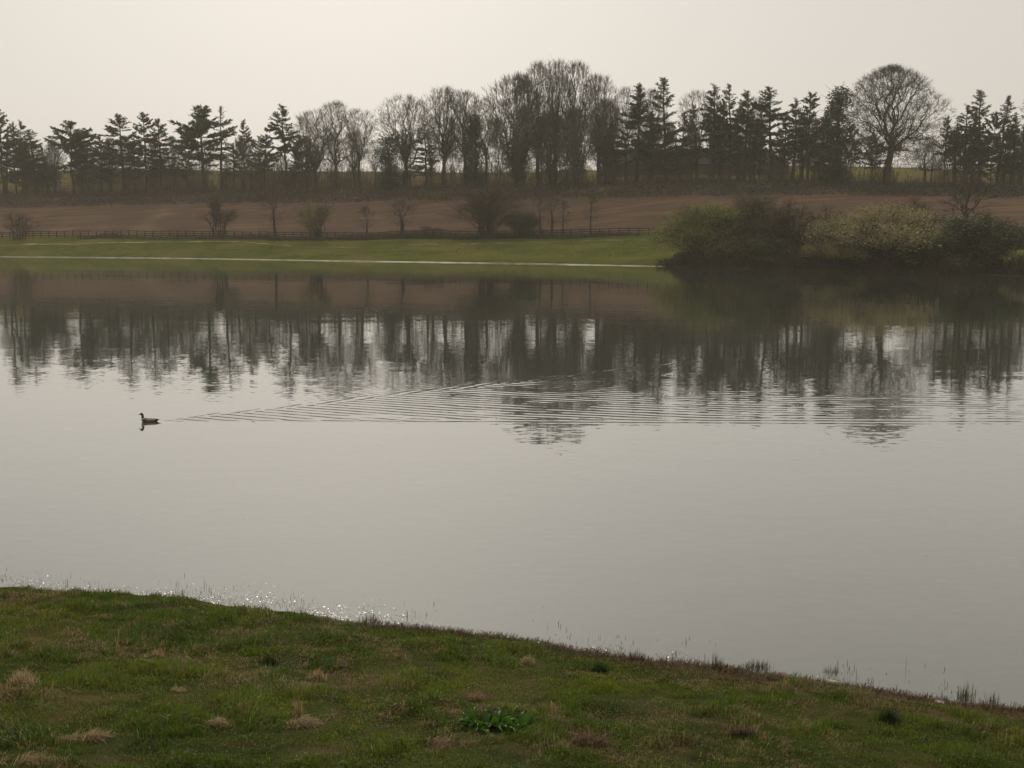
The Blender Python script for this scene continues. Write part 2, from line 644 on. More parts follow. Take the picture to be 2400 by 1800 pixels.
def wake(x, y):
    """two feathered arms and the trains of low waves between them"""
    px_, py_ = x - (DUCK[0] + 0.20), y - (DUCK[1] + 0.05)
    Xw = px_ * E1[0] + py_ * E1[1]
    Yw = px_ * E2[0] + py_ * E2[1]
    Xs = np.maximum(Xw, 1e-3)
    half = Xs / math.sqrt(8.0)
    al = Yw / half                                          # -1 lower arm, +1 upper arm
    wob = (fbm(x * 0.45, y * 0.9, 91, 3) - 0.5)
    brk = smooth(0.28, 0.62, fbm(x * 0.55 + 7, y * 1.6, 92, 3))
    # waves between the arms: crests run down to the right, flatter far behind
    xr = px_
    g = 0.52 * xr - 0.0100 * np.clip(xr, 0, 24) ** 2
    lam = 0.43
    ph = 2 * math.pi * (py_ + g) / lam + (2.4 + 3.0 * smooth(8, 24, Xs)) * wob
    inner = smooth(-1.04, -0.90, al) * smooth(1.02, 0.86, al)
    a_in = 0.0040 * inner * (1.9 * smooth(0.02, 0.3, Xs) * np.exp(-Xs / 4.5) + smooth(0.5, 8.0, Xs)) * (0.20 + 0.80 * smooth(19, 7, Xs)) * (0.12 + 0.88 * np.maximum(brk, smooth(6, 2, Xs)))
    tail = 1 - smooth(3.6, 7.0, py_) * smooth(10, 16, px_)
    h = a_in * tail * np.sin(ph)
    # upper arm: short strokes set slantwise one behind the other
    d_up = Yw - half * 0.97
    b50 = math.radians(56)
    ph2 = 2 * math.pi * (-math.sin(b50) * px_ + math.cos(b50) * py_) / 0.46 + 1.8 * wob
    h = h + (0.0030 + 0.0040 * np.exp(-Xs / 4.0)) * np.exp(-(d_up / (0.20 + 0.018 * Xs)) ** 2) * np.sin(ph2) * (0.5 + 0.5 * smooth(0.1, 3, Xs)) * smooth(26, 10, Xs) * smooth(0.0, 0.6, Xs)
    # lower arm: fine ripples almost along it
    d_lo = Yw + half * 0.99
    ph3 = 2 * math.pi * (py_ + 0.03 * px_) / 0.42 + 2.0 * wob
    h = h + (0.0026 + 0.0035 * np.exp(-Xs / 4.0)) * np.exp(-(d_lo / (0.18 + 0.03 * Xs)) ** 2) * np.sin(ph3) * smooth(0.3, 3, Xs) * (0.4 + 0.6 * brk)
    # confused small ripples far behind the bird
    soft = smooth(-1.05, -0.8, al) * smooth(1.25, 0.5, al) * smooth(9, 20, Xs) * tail
    for kx, ky, a_, p_ in ((0.9, 17.5, 0.0009, 0.3), (-2.1, 20.5, 0.0008, 1.7), (1.7, 14.2, 0.0010, 4.0)):
        h = h + soft * a_ * np.sin(kx * px_ + ky * py_ + p_ + 7 * wob) * (0.3 + 0.7 * brk)
    # thin ripples running ahead of the upper arm
    h = h + np.where(d_up > 0, 0.0012 * np.exp(-d_up * 0.9) * np.sin(2 * math.pi * (d_up / 0.34 + 0.02 * Xw)) * smooth(2, 7, Xw) * smooth(30, 14, Xw), 0)
    return np.where(Xw > 0, h, 0)


gx = np.concatenate([np.linspace(-420, -30, 40), np.linspace(-28, DUCK[0] - 1.2, 26), np.arange(DUCK[0] - 1.0, 20.5, 0.062), np.linspace(21, 60, 30), np.linspace(66, 300, 30)])
gy = np.concatenate([np.linspace(2, 27.6, 30), np.arange(27.9, 43.5, 0.062), np.linspace(43.9, 80, 40), np.linspace(84, 360, 60)])
X, Y = np.meshgrid(gx, gy, indexing='ij')
Z = wake(X, Y)
V = np.stack([X, Y, Z], -1).reshape(-1, 3)
nx, ny = X.shape
i, j = np.meshgrid(np.arange(nx - 1), np.arange(ny - 1), indexing='ij')
q = (i * ny + j).ravel()
F = np.stack([q, q + ny, q + ny + 1, q + 1], 1)
structure(link("lake", make_mesh("lake", V, F, M["water"], True)))


# ------------------------------------------------------------------ tree growing
def nrm(v):
    return v / (np.linalg.norm(v) + 1e-9)


def normalise(V_list, tip_pts=None):
    """scale so that the tree is 1 high and about 1 in radius"""
    allV = np.concatenate(V_list)
    h = np.percentile(allV[:, 2], 99.8)
    cx, cy = 0.0, 0.0
    rad = np.percentile(np.maximum(np.abs(allV[:, 0]), np.abs(allV[:, 1])), 98)
    return h, rad


PROTO = {}


def store(key, parts):
    """parts: list of (part name, verts, faces, material); meshes are shared by all copies"""
    h, rad = normalise([p[1] for p in parts])
    out_ = []
    for nm, V, F, mat in parts:
        V = V / np.array([rad, rad, h])
        out_.append((nm, make_mesh(key + "_" + nm, V, F, mat)))
    PROTO[key] = out_


def kmeans(P, k, r, it=4):
    c = P[r.choice(len(P), k, replace=False)]
    for _ in range(it):
        d = ((P[:, None] - c[None]) ** 2).sum(2)
        lab = d.argmin(1)
        for q_ in range(k):
            m_ = lab == q_
            if m_.any():
                c[q_] = P[m_].mean(0)
    return lab


def bare_tree(key, seed, H, hw, fork, cb, tips, trunk_r, prof, stems=1, twiglets=5, tl=0.95, twig="twig", ks=(7, 5, 4, 4), crook=0.07, lump=0.5, tmin=0.014, ivy=0, up=0.35, f0=0.5):
    """leafless tree: twig ends fill an uneven crown outline and are gathered limb by limb down to the trunk"""
    r = np.random.default_rng(seed)
    # twig ends
    m_ = tips * 3
    rel = r.random(m_) ** 0.85
    az = r.uniform(0, 2 * math.pi, m_)
    pr = np.interp(rel, [p[0] for p in prof], [p[1] for p in prof])
    lum = 1 + lump * (fbm(np.cos(az) * 1.6 + 5 + seed, np.sin(az) * 1.6 + rel * 3.2, seed, 3) - 0.5) * 2
    rad = hw * pr * lum * r.random(m_) ** 0.42 * r.uniform(0.92, 1.12, m_)
    P = np.stack([np.cos(az) * rad, np.sin(az) * rad, (cb + (1 - cb) * rel) * H * (0.94 + 0.06 * lum)], 1)
    keep = fbm(P[:, 0] * 0.42 + 11, P[:, 2] * 0.42 + P[:, 1] * 0.3, seed + 3, 2) > 0.34
    P = P[keep][:tips]
    trunk, limbs = [], []

    def curve(p, q_, ra, rb, dest, n, crook=crook):
        L_ = np.linalg.norm(q_ - p)
        prev = p
        bow = r.normal(0, crook, 3) * L_
        for i_ in range(1, n + 1):
            t = i_ / n
            x = p + (q_ - p) * t + bow * math.sin(math.pi * t) + (r.normal(0, crook * 0.35, 3) * L_ if i_ < n else 0)
            x[2] -= 0.10 * L_ * math.sin(math.pi * t) * (1 if abs(q_[2] - p[2]) < L_ * 0.8 else 0)
            dest.append((*prev, *x, ra + (rb - ra) * (i_ - 1) / n, ra + (rb - ra) * t))
            prev = x

    def gather(node, pts, rad_, level, thick=True):
        if len(pts) <= 3 or level >= 7:
            for e in pts:
                limbs.append((*node, *e, max(tmin * 1.2, rad_ * 0.5), tmin))
                out_ = nrm(e - node)
                for q_ in range(twiglets):
                    b_ = node + (e - node) * r.uniform(0.35, 1.0)
                    d = nrm(out_ * 0.8 + r.normal(0, 0.55, 3) + np.array([0, 0, up]))
                    limbs.append((*b_, *(b_ + d * tl * r.uniform(0.5, 1.2)), tmin, tmin * 0.6))
            return
        k = min(ks[min(level, len(ks) - 1)], max(2, len(pts) // 3))
        lab = kmeans(pts, k, r)
        for q_ in range(k):
            sub = pts[lab == q_]
            if not len(sub):
                continue
            f = (f0 if level == 0 else 0.55) + r.uniform(-0.07, 0.07)
            child = node + (sub.mean(0) - node) * f
            cr = max(rad_ * (len(sub) / len(pts)) ** 0.42 * 0.93, tmin)
            L_ = np.linalg.norm(child - node)
            curve(node, child, min(rad_ * 0.9, cr * 1.25), cr, trunk if thick and cr > 0.07 else limbs, 4 if level < 2 else (3 if level < 3 else 2))
            gather(child, sub, cr, level + 1, thick and cr > 0.07)

    if stems == 1:
        top = np.array([r.normal(0, 0.012 * H), r.normal(0, 0.012 * H), fork * H])
        curve(np.array([0, 0, -0.5]), top, trunk_r * 1.25, trunk_r * 0.85, trunk, 5, crook * 0.3)
        gather(top, P, trunk_r * 0.85, 0)
    else:
        lab = kmeans(P, stems, r)
        for q_ in range(stems):
            sub = P[lab == q_]
            c = sub.mean(0)
            foot = np.array([0.0, 0.0, -0.5])
            top = np.array([c[0] * 0.45, c[1] * 0.45, fork * H * r.uniform(0.8, 1.2)])
            curve(foot, top, trunk_r * 1.1, trunk_r * 0.75, trunk, 5, crook * 0.35)
            gather(top, sub, trunk_r * 0.75, 0)
    tv, tf = tubes(trunk, 5)
    cv, cf = tubes(limbs, 3)
    parts = [("trunk", tv, tf, M["bark"]), ("crown", cv, cf, M[twig])]
    if ivy:
        tr_ = np.array(trunk)
        tr_ = tr_[tr_[:, 2] < H * 0.62]
        pick = tr_[r.integers(0, len(tr_), ivy)]
        t = r.random((ivy, 1))
        C = pick[:, :3] * (1 - t) + pick[:, 3:6] * t + r.normal(0, 0.30, (ivy, 3))
        A = rand_unit(ivy, r) * 0.30 * r.uniform(0.6, 1.3, (ivy, 1))
        W = np.cross(A, rand_unit(ivy, r)) * 0.4
        lv_, lf_ = cards(C, A, W)
        parts.append(("ivy", lv_, lf_, M["ivy"]))
    store(key, parts)


def conifer(key, seed, H, w, cb, n_br, style="fir", mat="needles", dens=1.0, lean=0.0):
    r = np.random.default_rng(seed)
    segs, C, A, W = [], [], [], []
    prev, pos = np.array([0, 0, -0.4]), None
    nst = 14
    bend = r.normal(0, 0.012, (nst, 2)).cumsum(0) * H * 0.35
    tr = 0.014 * H

    def stem(zf):
        f = zf * (nst - 1)
        i0 = min(nst - 2, int(f))
        b2 = bend[i0] + (bend[i0 + 1] - bend[i0]) * (f - i0)
        return np.array([b2[0] + lean * H * zf * zf, b2[1], zf * H])
    for k in range(nst - 1):
        a0, a1 = stem(k / (nst - 1)), stem((k + 1) / (nst - 1))
        segs.append((*a0, *a1, tr * (1 - 0.93 * k / nst), tr * (1 - 0.93 * (k + 1) / nst)))
    segs.insert(0, (0, 0, -0.5, *stem(0), tr * 1.3, tr))
    tv, tf = tubes(segs, 6)
    br = []
    gaps = r.uniform(cb, 0.78, 3)
    lop = r.uniform(0, 6.28)
    for b in range(n_br):
        hf = cb + (1 - cb) * (b + r.random()) / n_br
        if np.any(np.abs(hf - gaps) < 0.018) and r.random() < 0.7:
            continue
        rel = (hf - cb) / (1 - cb)
        if style == "pine":
            prof = math.sin(math.pi * min(1, 0.22 + rel * 0.78)) ** 0.7 * (1.0 if rel < 0.6 else 1.0 - 0.4 * (rel - 0.6))
            elev = 0.10 + 0.52 * rel
        else:
            prof = (1 - rel) ** 0.72 * (0.62 + 0.38 * min(1, rel * 5)) + 0.09
            elev = -0.05 + 0.72 * rel ** 1.4
        L_ = w * prof * r.uniform(0.55, 1.18)
        if r.random() < 0.06:
            L_ *= 1.25
        az = r.uniform(0, 2 * math.pi)
        if r.random() < 0.08:
            continue
        L_ *= (1 + 0.30 * math.cos(az - lop)) * r.uniform(0.75, 1.15)
        L_ = min(L_, w * 1.12 * max(prof, 0.25))
        e = elev + r.normal(0, 0.20)
        base = stem(hf)
        p = base.copy()
        ns = 5
        d = np.array([math.cos(az) * math.cos(e), math.sin(az) * math.cos(e), math.sin(e)])
        rb = 0.012 * L_ + 0.02
        curve = r.uniform(0.02, 0.10) if style != "larch" else 0.03
        pts = [p]
        for s in range(ns):
            d = nrm(d + np.array([0, 0, -0.05 if s < 2 else curve * 1.6]) + r.normal(0, 0.05, 3))
            p = p + d * L_ / ns
            pts.append(p)
            br.append((*pts[-2], *p, rb * (1 - s / ns * 0.8), rb * (1 - (s + 1) / ns * 0.8)))
        npt = max(3, int(L_ * 4.4 * dens))
        for q_ in range(npt):
            t = 0.16 + 0.86 * (q_ + r.random()) / npt
            f = min(t, 0.999) * ns
            s = int(f)
            c = pts[s] + (pts[s + 1] - pts[s]) * (f - s)
            ax = nrm(pts[min(ns, s + 1)] - pts[s])
            sidev = nrm(np.cross(ax, [0, 0, 1.0]))
            for sp in range(10):
                sg = r.choice([-1, 1])
                spr = (0.22 + 0.62 * r.random()) * min(1.0, 0.35 + L_ / w) * (1.0 if style != "larch" else 0.6) * w / 4.2
                dirv = nrm(ax * r.uniform(0.3, 1.0) + sidev * sg * r.uniform(0.1, 1.0) + np.array([0, 0, r.normal(0.06, 0.34 if style == "fir" else 0.5)]))
                C.append(c + r.normal(0, 0.10, 3))
                A.append(dirv * spr)
                W.append(nrm(np.cross(dirv, r.normal(size=3))) * spr * r.uniform(0.11, 0.22))
    # leader
    top = stem(1.0)
    for q_ in range(110):
        c = top - np.array([0, 0, r.uniform(0, 0.11 * H)])
        dirv = nrm(np.array([r.normal(0, 0.6), r.normal(0, 0.6), r.uniform(0.3, 1)]))
        C.append(c)
        A.append(dirv * r.uniform(0.3, 0.7) * w / 4.2)
        W.append(nrm(np.cross(dirv, r.normal(size=3))) * 0.06)
    bv, bf = tubes(br, 3)
    tv, tf = join([(tv, tf), (bv, bf)])
    cv, cf = cards(np.array(C), np.array(A), np.array(W))
    store(key, [("trunk", tv, tf, M["bark"]), ("crown", cv, cf, M[mat])])


def ivy_tree(key, seed, H, w, n):
    r = np.random.default_rng(seed)
    segs = []
    p = np.array([0, 0, -0.4])
    for k in range(10):
        p2 = p + np.array([r.normal(0, 0.12), r.normal(0, 0.12), (H + 0.4) * 0.095])
        segs.append((*p, *p2, 0.4 * (1 - k / 13), 0.4 * (1 - (k + 1) / 13)))
        p = p2
    C = []
    lumps = []
    for k in range(46):
        f = (k + r.random()) / 46
        rad = w * (0.50 + 0.5 * math.sin(math.pi * min(1, f * 0.9 + 0.12))) * r.uniform(0.35, 1.0)
        a = r.uniform(0, 2 * math.pi)
        lumps.append((math.cos(a) * rad * 0.55, math.sin(a) * rad * 0.55, f * H * 0.97, r.uniform(0.35, 0.62) * w))
    per = n // len(lumps)
    for lx, ly, lz, lr in lumps:
        v = rand_unit(per, r) * (r.random((per, 1)) ** 0.4) * lr
        C.append(v + np.array([lx, ly, max(lz, lr * 0.5)]))
    C = np.concatenate(C)
    C[:, 2] = np.abs(C[:, 2])
    A = rand_unit(len(C), r) * r.uniform(0.18, 0.4, (len(C), 1))
    W = np.cross(A, rand_unit(len(C), r)) * 0.42
    tv, tf = tubes(segs, 5)
    cv, cf = cards(C, A, W)
    # a few bare twigs out of the ivy
    tw = []
    for k in range(60):
        z = r.uniform(0.35, 1.0) * H
        a = r.uniform(0, 2 * math.pi)
        d = nrm(np.array([math.cos(a), math.sin(a), r.uniform(0.1, 0.9)]))
        p0 = np.array([math.cos(a), math.sin(a), 0]) * w * 0.3 + [0, 0, z]
        tw.append((*p0, *(p0 + d * w * r.uniform(0.5, 0.95)), 0.03, 0.015))
    v2, f2 = tubes(tw, 3)
    tv, tf = join([(tv, tf), (v2, f2)])
    store(key, [("trunk", tv, tf, M["bark"]), ("crown", cv, cf, M["ivy"])])


def bush(key, seed, H, w, stems, n_leaf, leaf_m, twig="twig_brown", leaf_size=0.2, hollow=0.55, skew=0.0, twigs=900, catkin_shade=False, dome=False, foot=0.06, fine=1.0):
    """many-stemmed rounded bush: arching stems, twigs near its outline, leaves in clumps"""
    r = np.random.default_rng(seed)
    st, tw, clump = [], [], []
    for s in range(stems):
        a = 2 * math.pi * s / stems + r.normal(0, 0.3)
        out_ = r.uniform(0.15, 1.0) ** 0.7
        reach = w * out_ * 0.92
        top = H * (1 - 0.55 * out_ ** 2.4) * r.uniform(0.82, 1.02)
        if dome:
            out_ = r.random() ** 0.5
            reach = w * out_ * 0.96
            top = H * math.sqrt(max(0.03, 1 - out_ ** 2)) * r.uniform(0.80, 1.02)
        p = np.array([math.cos(a) * foot * w, math.sin(a) * foot * w, -0.1])
        end = np.array([math.cos(a) * reach + skew * w * out_, math.sin(a) * reach, top])
        pts = []
        for k in range(8):
            t = k / 7
            x = p + (end - p) * np.array([t ** 1.35, t ** 1.35, math.sin(t * math.pi / 2) ** 0.9])
            pts.append(x + r.normal(0, 0.02 * H, 3) * (t > 0))
        for k in range(7):
            st.append((*pts[k], *pts[k + 1], 0.014 * H * fine * (1 - k / 8.5), 0.014 * H * fine * (1 - (k + 1) / 8.5)))
        for k in range(max(4, twigs // stems)):
            t = r.uniform(0.28, 1.0)
            f = t * 7
            i0 = min(6, int(f))
            c = pts[i0] + (pts[i0 + 1] - pts[i0]) * (f - i0)
            ax = nrm(pts[i0 + 1] - pts[i0])
            d = nrm(ax * 0.8 + r.normal(0, 0.55, 3) + np.array([0, 0, 0.25]))
            L_ = H * r.uniform(0.10, 0.26)
            m_ = c + d * L_ * 0.5
            d2 = nrm(d + r.normal(0, 0.3, 3))
            e = m_ + d2 * L_ * 0.5
            tw.append((*c, *m_, 0.026 * fine, 0.02 * fine))
            tw.append((*m_, *e, 0.02 * fine, 0.012 * fine))
            for q_ in range(2):
                d3 = nrm(d2 + r.normal(0, 0.5, 3))
                tw.append((*m_, *(m_ + d3 * L_ * r.uniform(0.3, 0.6)), 0.016 * fine, 0.010 * fine))
            clump.append(e)
            clump.append(m_)
    if foot < 0.1:
        st.append((0, 0, -0.3, 0, 0, 0.03 * H, foot * w + 0.2, foot * w * 0.7 + 0.1))     # the stool the stems spring from
    sv, sf = tubes(st, 4)
    tv, tf = tubes(tw, 3)
    parts = [("trunk", sv, sf, M["bark"]), ("crown", tv, tf, M[twig])]
    if n_leaf:
        clump = np.array(clump)
        if catkin_shade:
            keep = clump[:, 2] > H * (0.30 + 0.34 * r.random(len(clump)))  # pale leaves left off lower down, so shade is built into the shape
            clump = clump[keep]
        pick = clump[r.integers(0, len(clump), n_leaf)]
        C = pick + r.normal(0, 0.045 * H, (n_leaf, 3))
        C[:, 2] = np.maximum(C[:, 2], 0.05)
        if catkin_shade:
            A = (rand_unit(n_leaf, r) + np.array([0, 0, 0.5])) * leaf_size * r.uniform(0.5, 1.3, (n_leaf, 1))
        else:
            A = rand_unit(n_leaf, r) * leaf_size * r.uniform(0.5, 1.4, (n_leaf, 1))
        W = np.cross(A, rand_unit(n_leaf, r)) * 0.34
        lv_, lf_ = cards(C, A, W)
        parts.append(("foliage", lv_, lf_, M[leaf_m]))
    store(key, parts)


# ---- prototypes
for k, (sd, w, cb, nb, st) in enumerate(((101, 4.2, 0.38, 90, "fir"), (102, 4.0, 0.22, 110, "fir"), (103, 4.4, 0.32, 80, "fir"), (104, 3.8, 0.12, 120, "fir"), (105, 4.2, 0.45, 75, "fir"), (106, 3.6, 0.28, 95, "fir"), (107, 4.6, 0.25, 85, "fir"), (108, 3.4, 0.18, 120, "fir"))):
    conifer("fir%d" % k, sd, 20, w, cb, nb, st)
conifer("pine0", 121, 20, 5.2, 0.30, 95, "pine", dens=0.85)
conifer("pine1", 122, 18, 4.6, 0.36, 80, "pine", dens=0.8, lean=0.05)
conifer("larch0", 123, 20, 3.6, 0.40, 80, "larch", "larch", dens=0.55)
ivy_tree("ivy0", 131, 18, 2.6, 9000)
ivy_tree("ivy1", 132, 14, 3.2, 8000)

OVATE = [(0, 0.30), (0.15, 0.62), (0.4, 0.95), (0.6, 1.0), (0.8, 0.80), (0.93, 0.50), (1, 0.20)]
DOME = [(0, 0.55), (0.12, 0.85), (0.3, 1.0), (0.5, 0.98), (0.7, 0.84), (0.86, 0.60), (0.95, 0.38), (1, 0.12)]
FAN = [(0, 0.15), (0.25, 0.45), (0.55, 0.85), (0.75, 1.0), (0.88, 0.85), (0.96, 0.55), (1, 0.25)]
bare_tree("ash0", 201, 20, 4.6, 0.30, 0.26, 850, 0.34, OVATE, stems=3, ivy=900)
bare_tree("ash1", 202, 20, 4.8, 0.34, 0.28, 800, 0.32, FAN, stems=1)
bare_tree("ash2", 203, 20, 4.2, 0.34, 0.24, 800, 0.32, OVATE, stems=2, ivy=700)
bare_tree("spread0", 204, 17, 6.0, 0.26, 0.28, 850, 0.38, FAN, stems=2, crook=0.11, ivy=500)
bare_tree("spread1", 205, 17, 6.0, 0.30, 0.26, 850, 0.36, DOME, stems=1, crook=0.11)
bare_tree("oak0", 206, 22, 9.2, 0.30, 0.20, 2400, 0.62, DOME, stems=1, crook=0.10, lump=0.14, ks=(9, 5, 4, 4), twiglets=7, tl=1.0, tmin=0.014, ivy=2600, f0=0.42)
bare_tree("dense0", 207, 18, 5.0, 0.18, 0.08, 1300, 0.28, OVATE, stems=4, twiglets=6, tmin=0.018, ivy=3500)
bare_tree("small0", 208, 9, 3.4, 0.16, 0.14, 420, 0.14, DOME, stems=3, tl=0.6, tmin=0.017)
SLIM = [(0, 0.35), (0.3, 1.0), (0.7, 0.7), (1, 0.15)]
bare_tree("sapling0", 209, 9, 1.5, 0.45, 0.30, 110, 0.085, SLIM, stems=2, tl=0.5, crook=0.03, tmin=0.014)
bare_tree("sapling1", 210, 9, 1.1, 0.50, 0.35, 80, 0.075, SLIM, stems=1, tl=0.5, crook=0.03, tmin=0.014)
bush("vase0", 301, 11, 5.5, 34, 1600, "willow_dim", twigs=1700, leaf_size=0.16, fine=0.62)
bush("thorn0", 302, 6, 3.4, 18, 500, "bramble", twigs=520, leaf_size=0.13, foot=0.22, fine=0.6)
bush("willow2", 310, 8, 3.8, 22, 4200, "willow", twigs=700, leaf_size=0.16, foot=0.16, fine=0.62)
bush("dark0", 303, 6, 3.6, 28, 9000, "dark_bush", twigs=700, leaf_size=0.24, dome=True)
bush("willow0", 304, 9, 6.0, 48, 26000, "willow", twigs=1500, leaf_size=0.20, dome=True, foot=0.03)
bush("willow1", 305, 10, 4.0, 22, 7500, "willow_dim", twigs=900, leaf_size=0.18, dome=False, foot=0.16)
bush("brown0", 306, 9, 6.0, 44, 9000, "willow_dim", twigs=1800, leaf_size=0.17, dome=True)
bush("sallow0", 307, 8.5, 8.0, 70, 34000, "sallow", twigs=1600, leaf_size=0.20, catkin_shade=True, skew=-0.10, dome=True)
bush("dark1", 308, 8, 5.0, 40, 18000, "dark_bush", twigs=1000, leaf_size=0.25, dome=True)
bush("young0", 309, 8, 2.6, 16, 1700, "willow_dim", twigs=700, leaf_size=0.15, foot=0.30, fine=0.65)


def plant(name, key, px, top, half, label, cat, group, dist, rot=None, sink=0.0, depth=1.0):
    """one tree: an Empty at its foot with trunk, crown and foliage under it; height and width from its outline in the photograph"""
    x = x_col(px, top + 100, dist)
    zg = float(far_z(np.array([x]), np.array([dist]))[0]) - sink
    h = z_row(top, dist) - zg
    hw = half * dist / F_PX
    e = bpy.data.objects.new(name, None)
    COL.objects.link(e)
    e.empty_display_size = 0.5
    e.location = (x, dist, zg)
    e.rotation_euler = (0, 0, random.uniform(0, 6.28) if rot is None else rot)
    e.scale = (hw, hw * depth, h)
    tag(e, label, cat, group)
    for nm, me in PROTO[key]:
        c = link(nm, me, e)
    return e


def at_tree(px, off=0.0):
    return float(c_tr(px)) + off


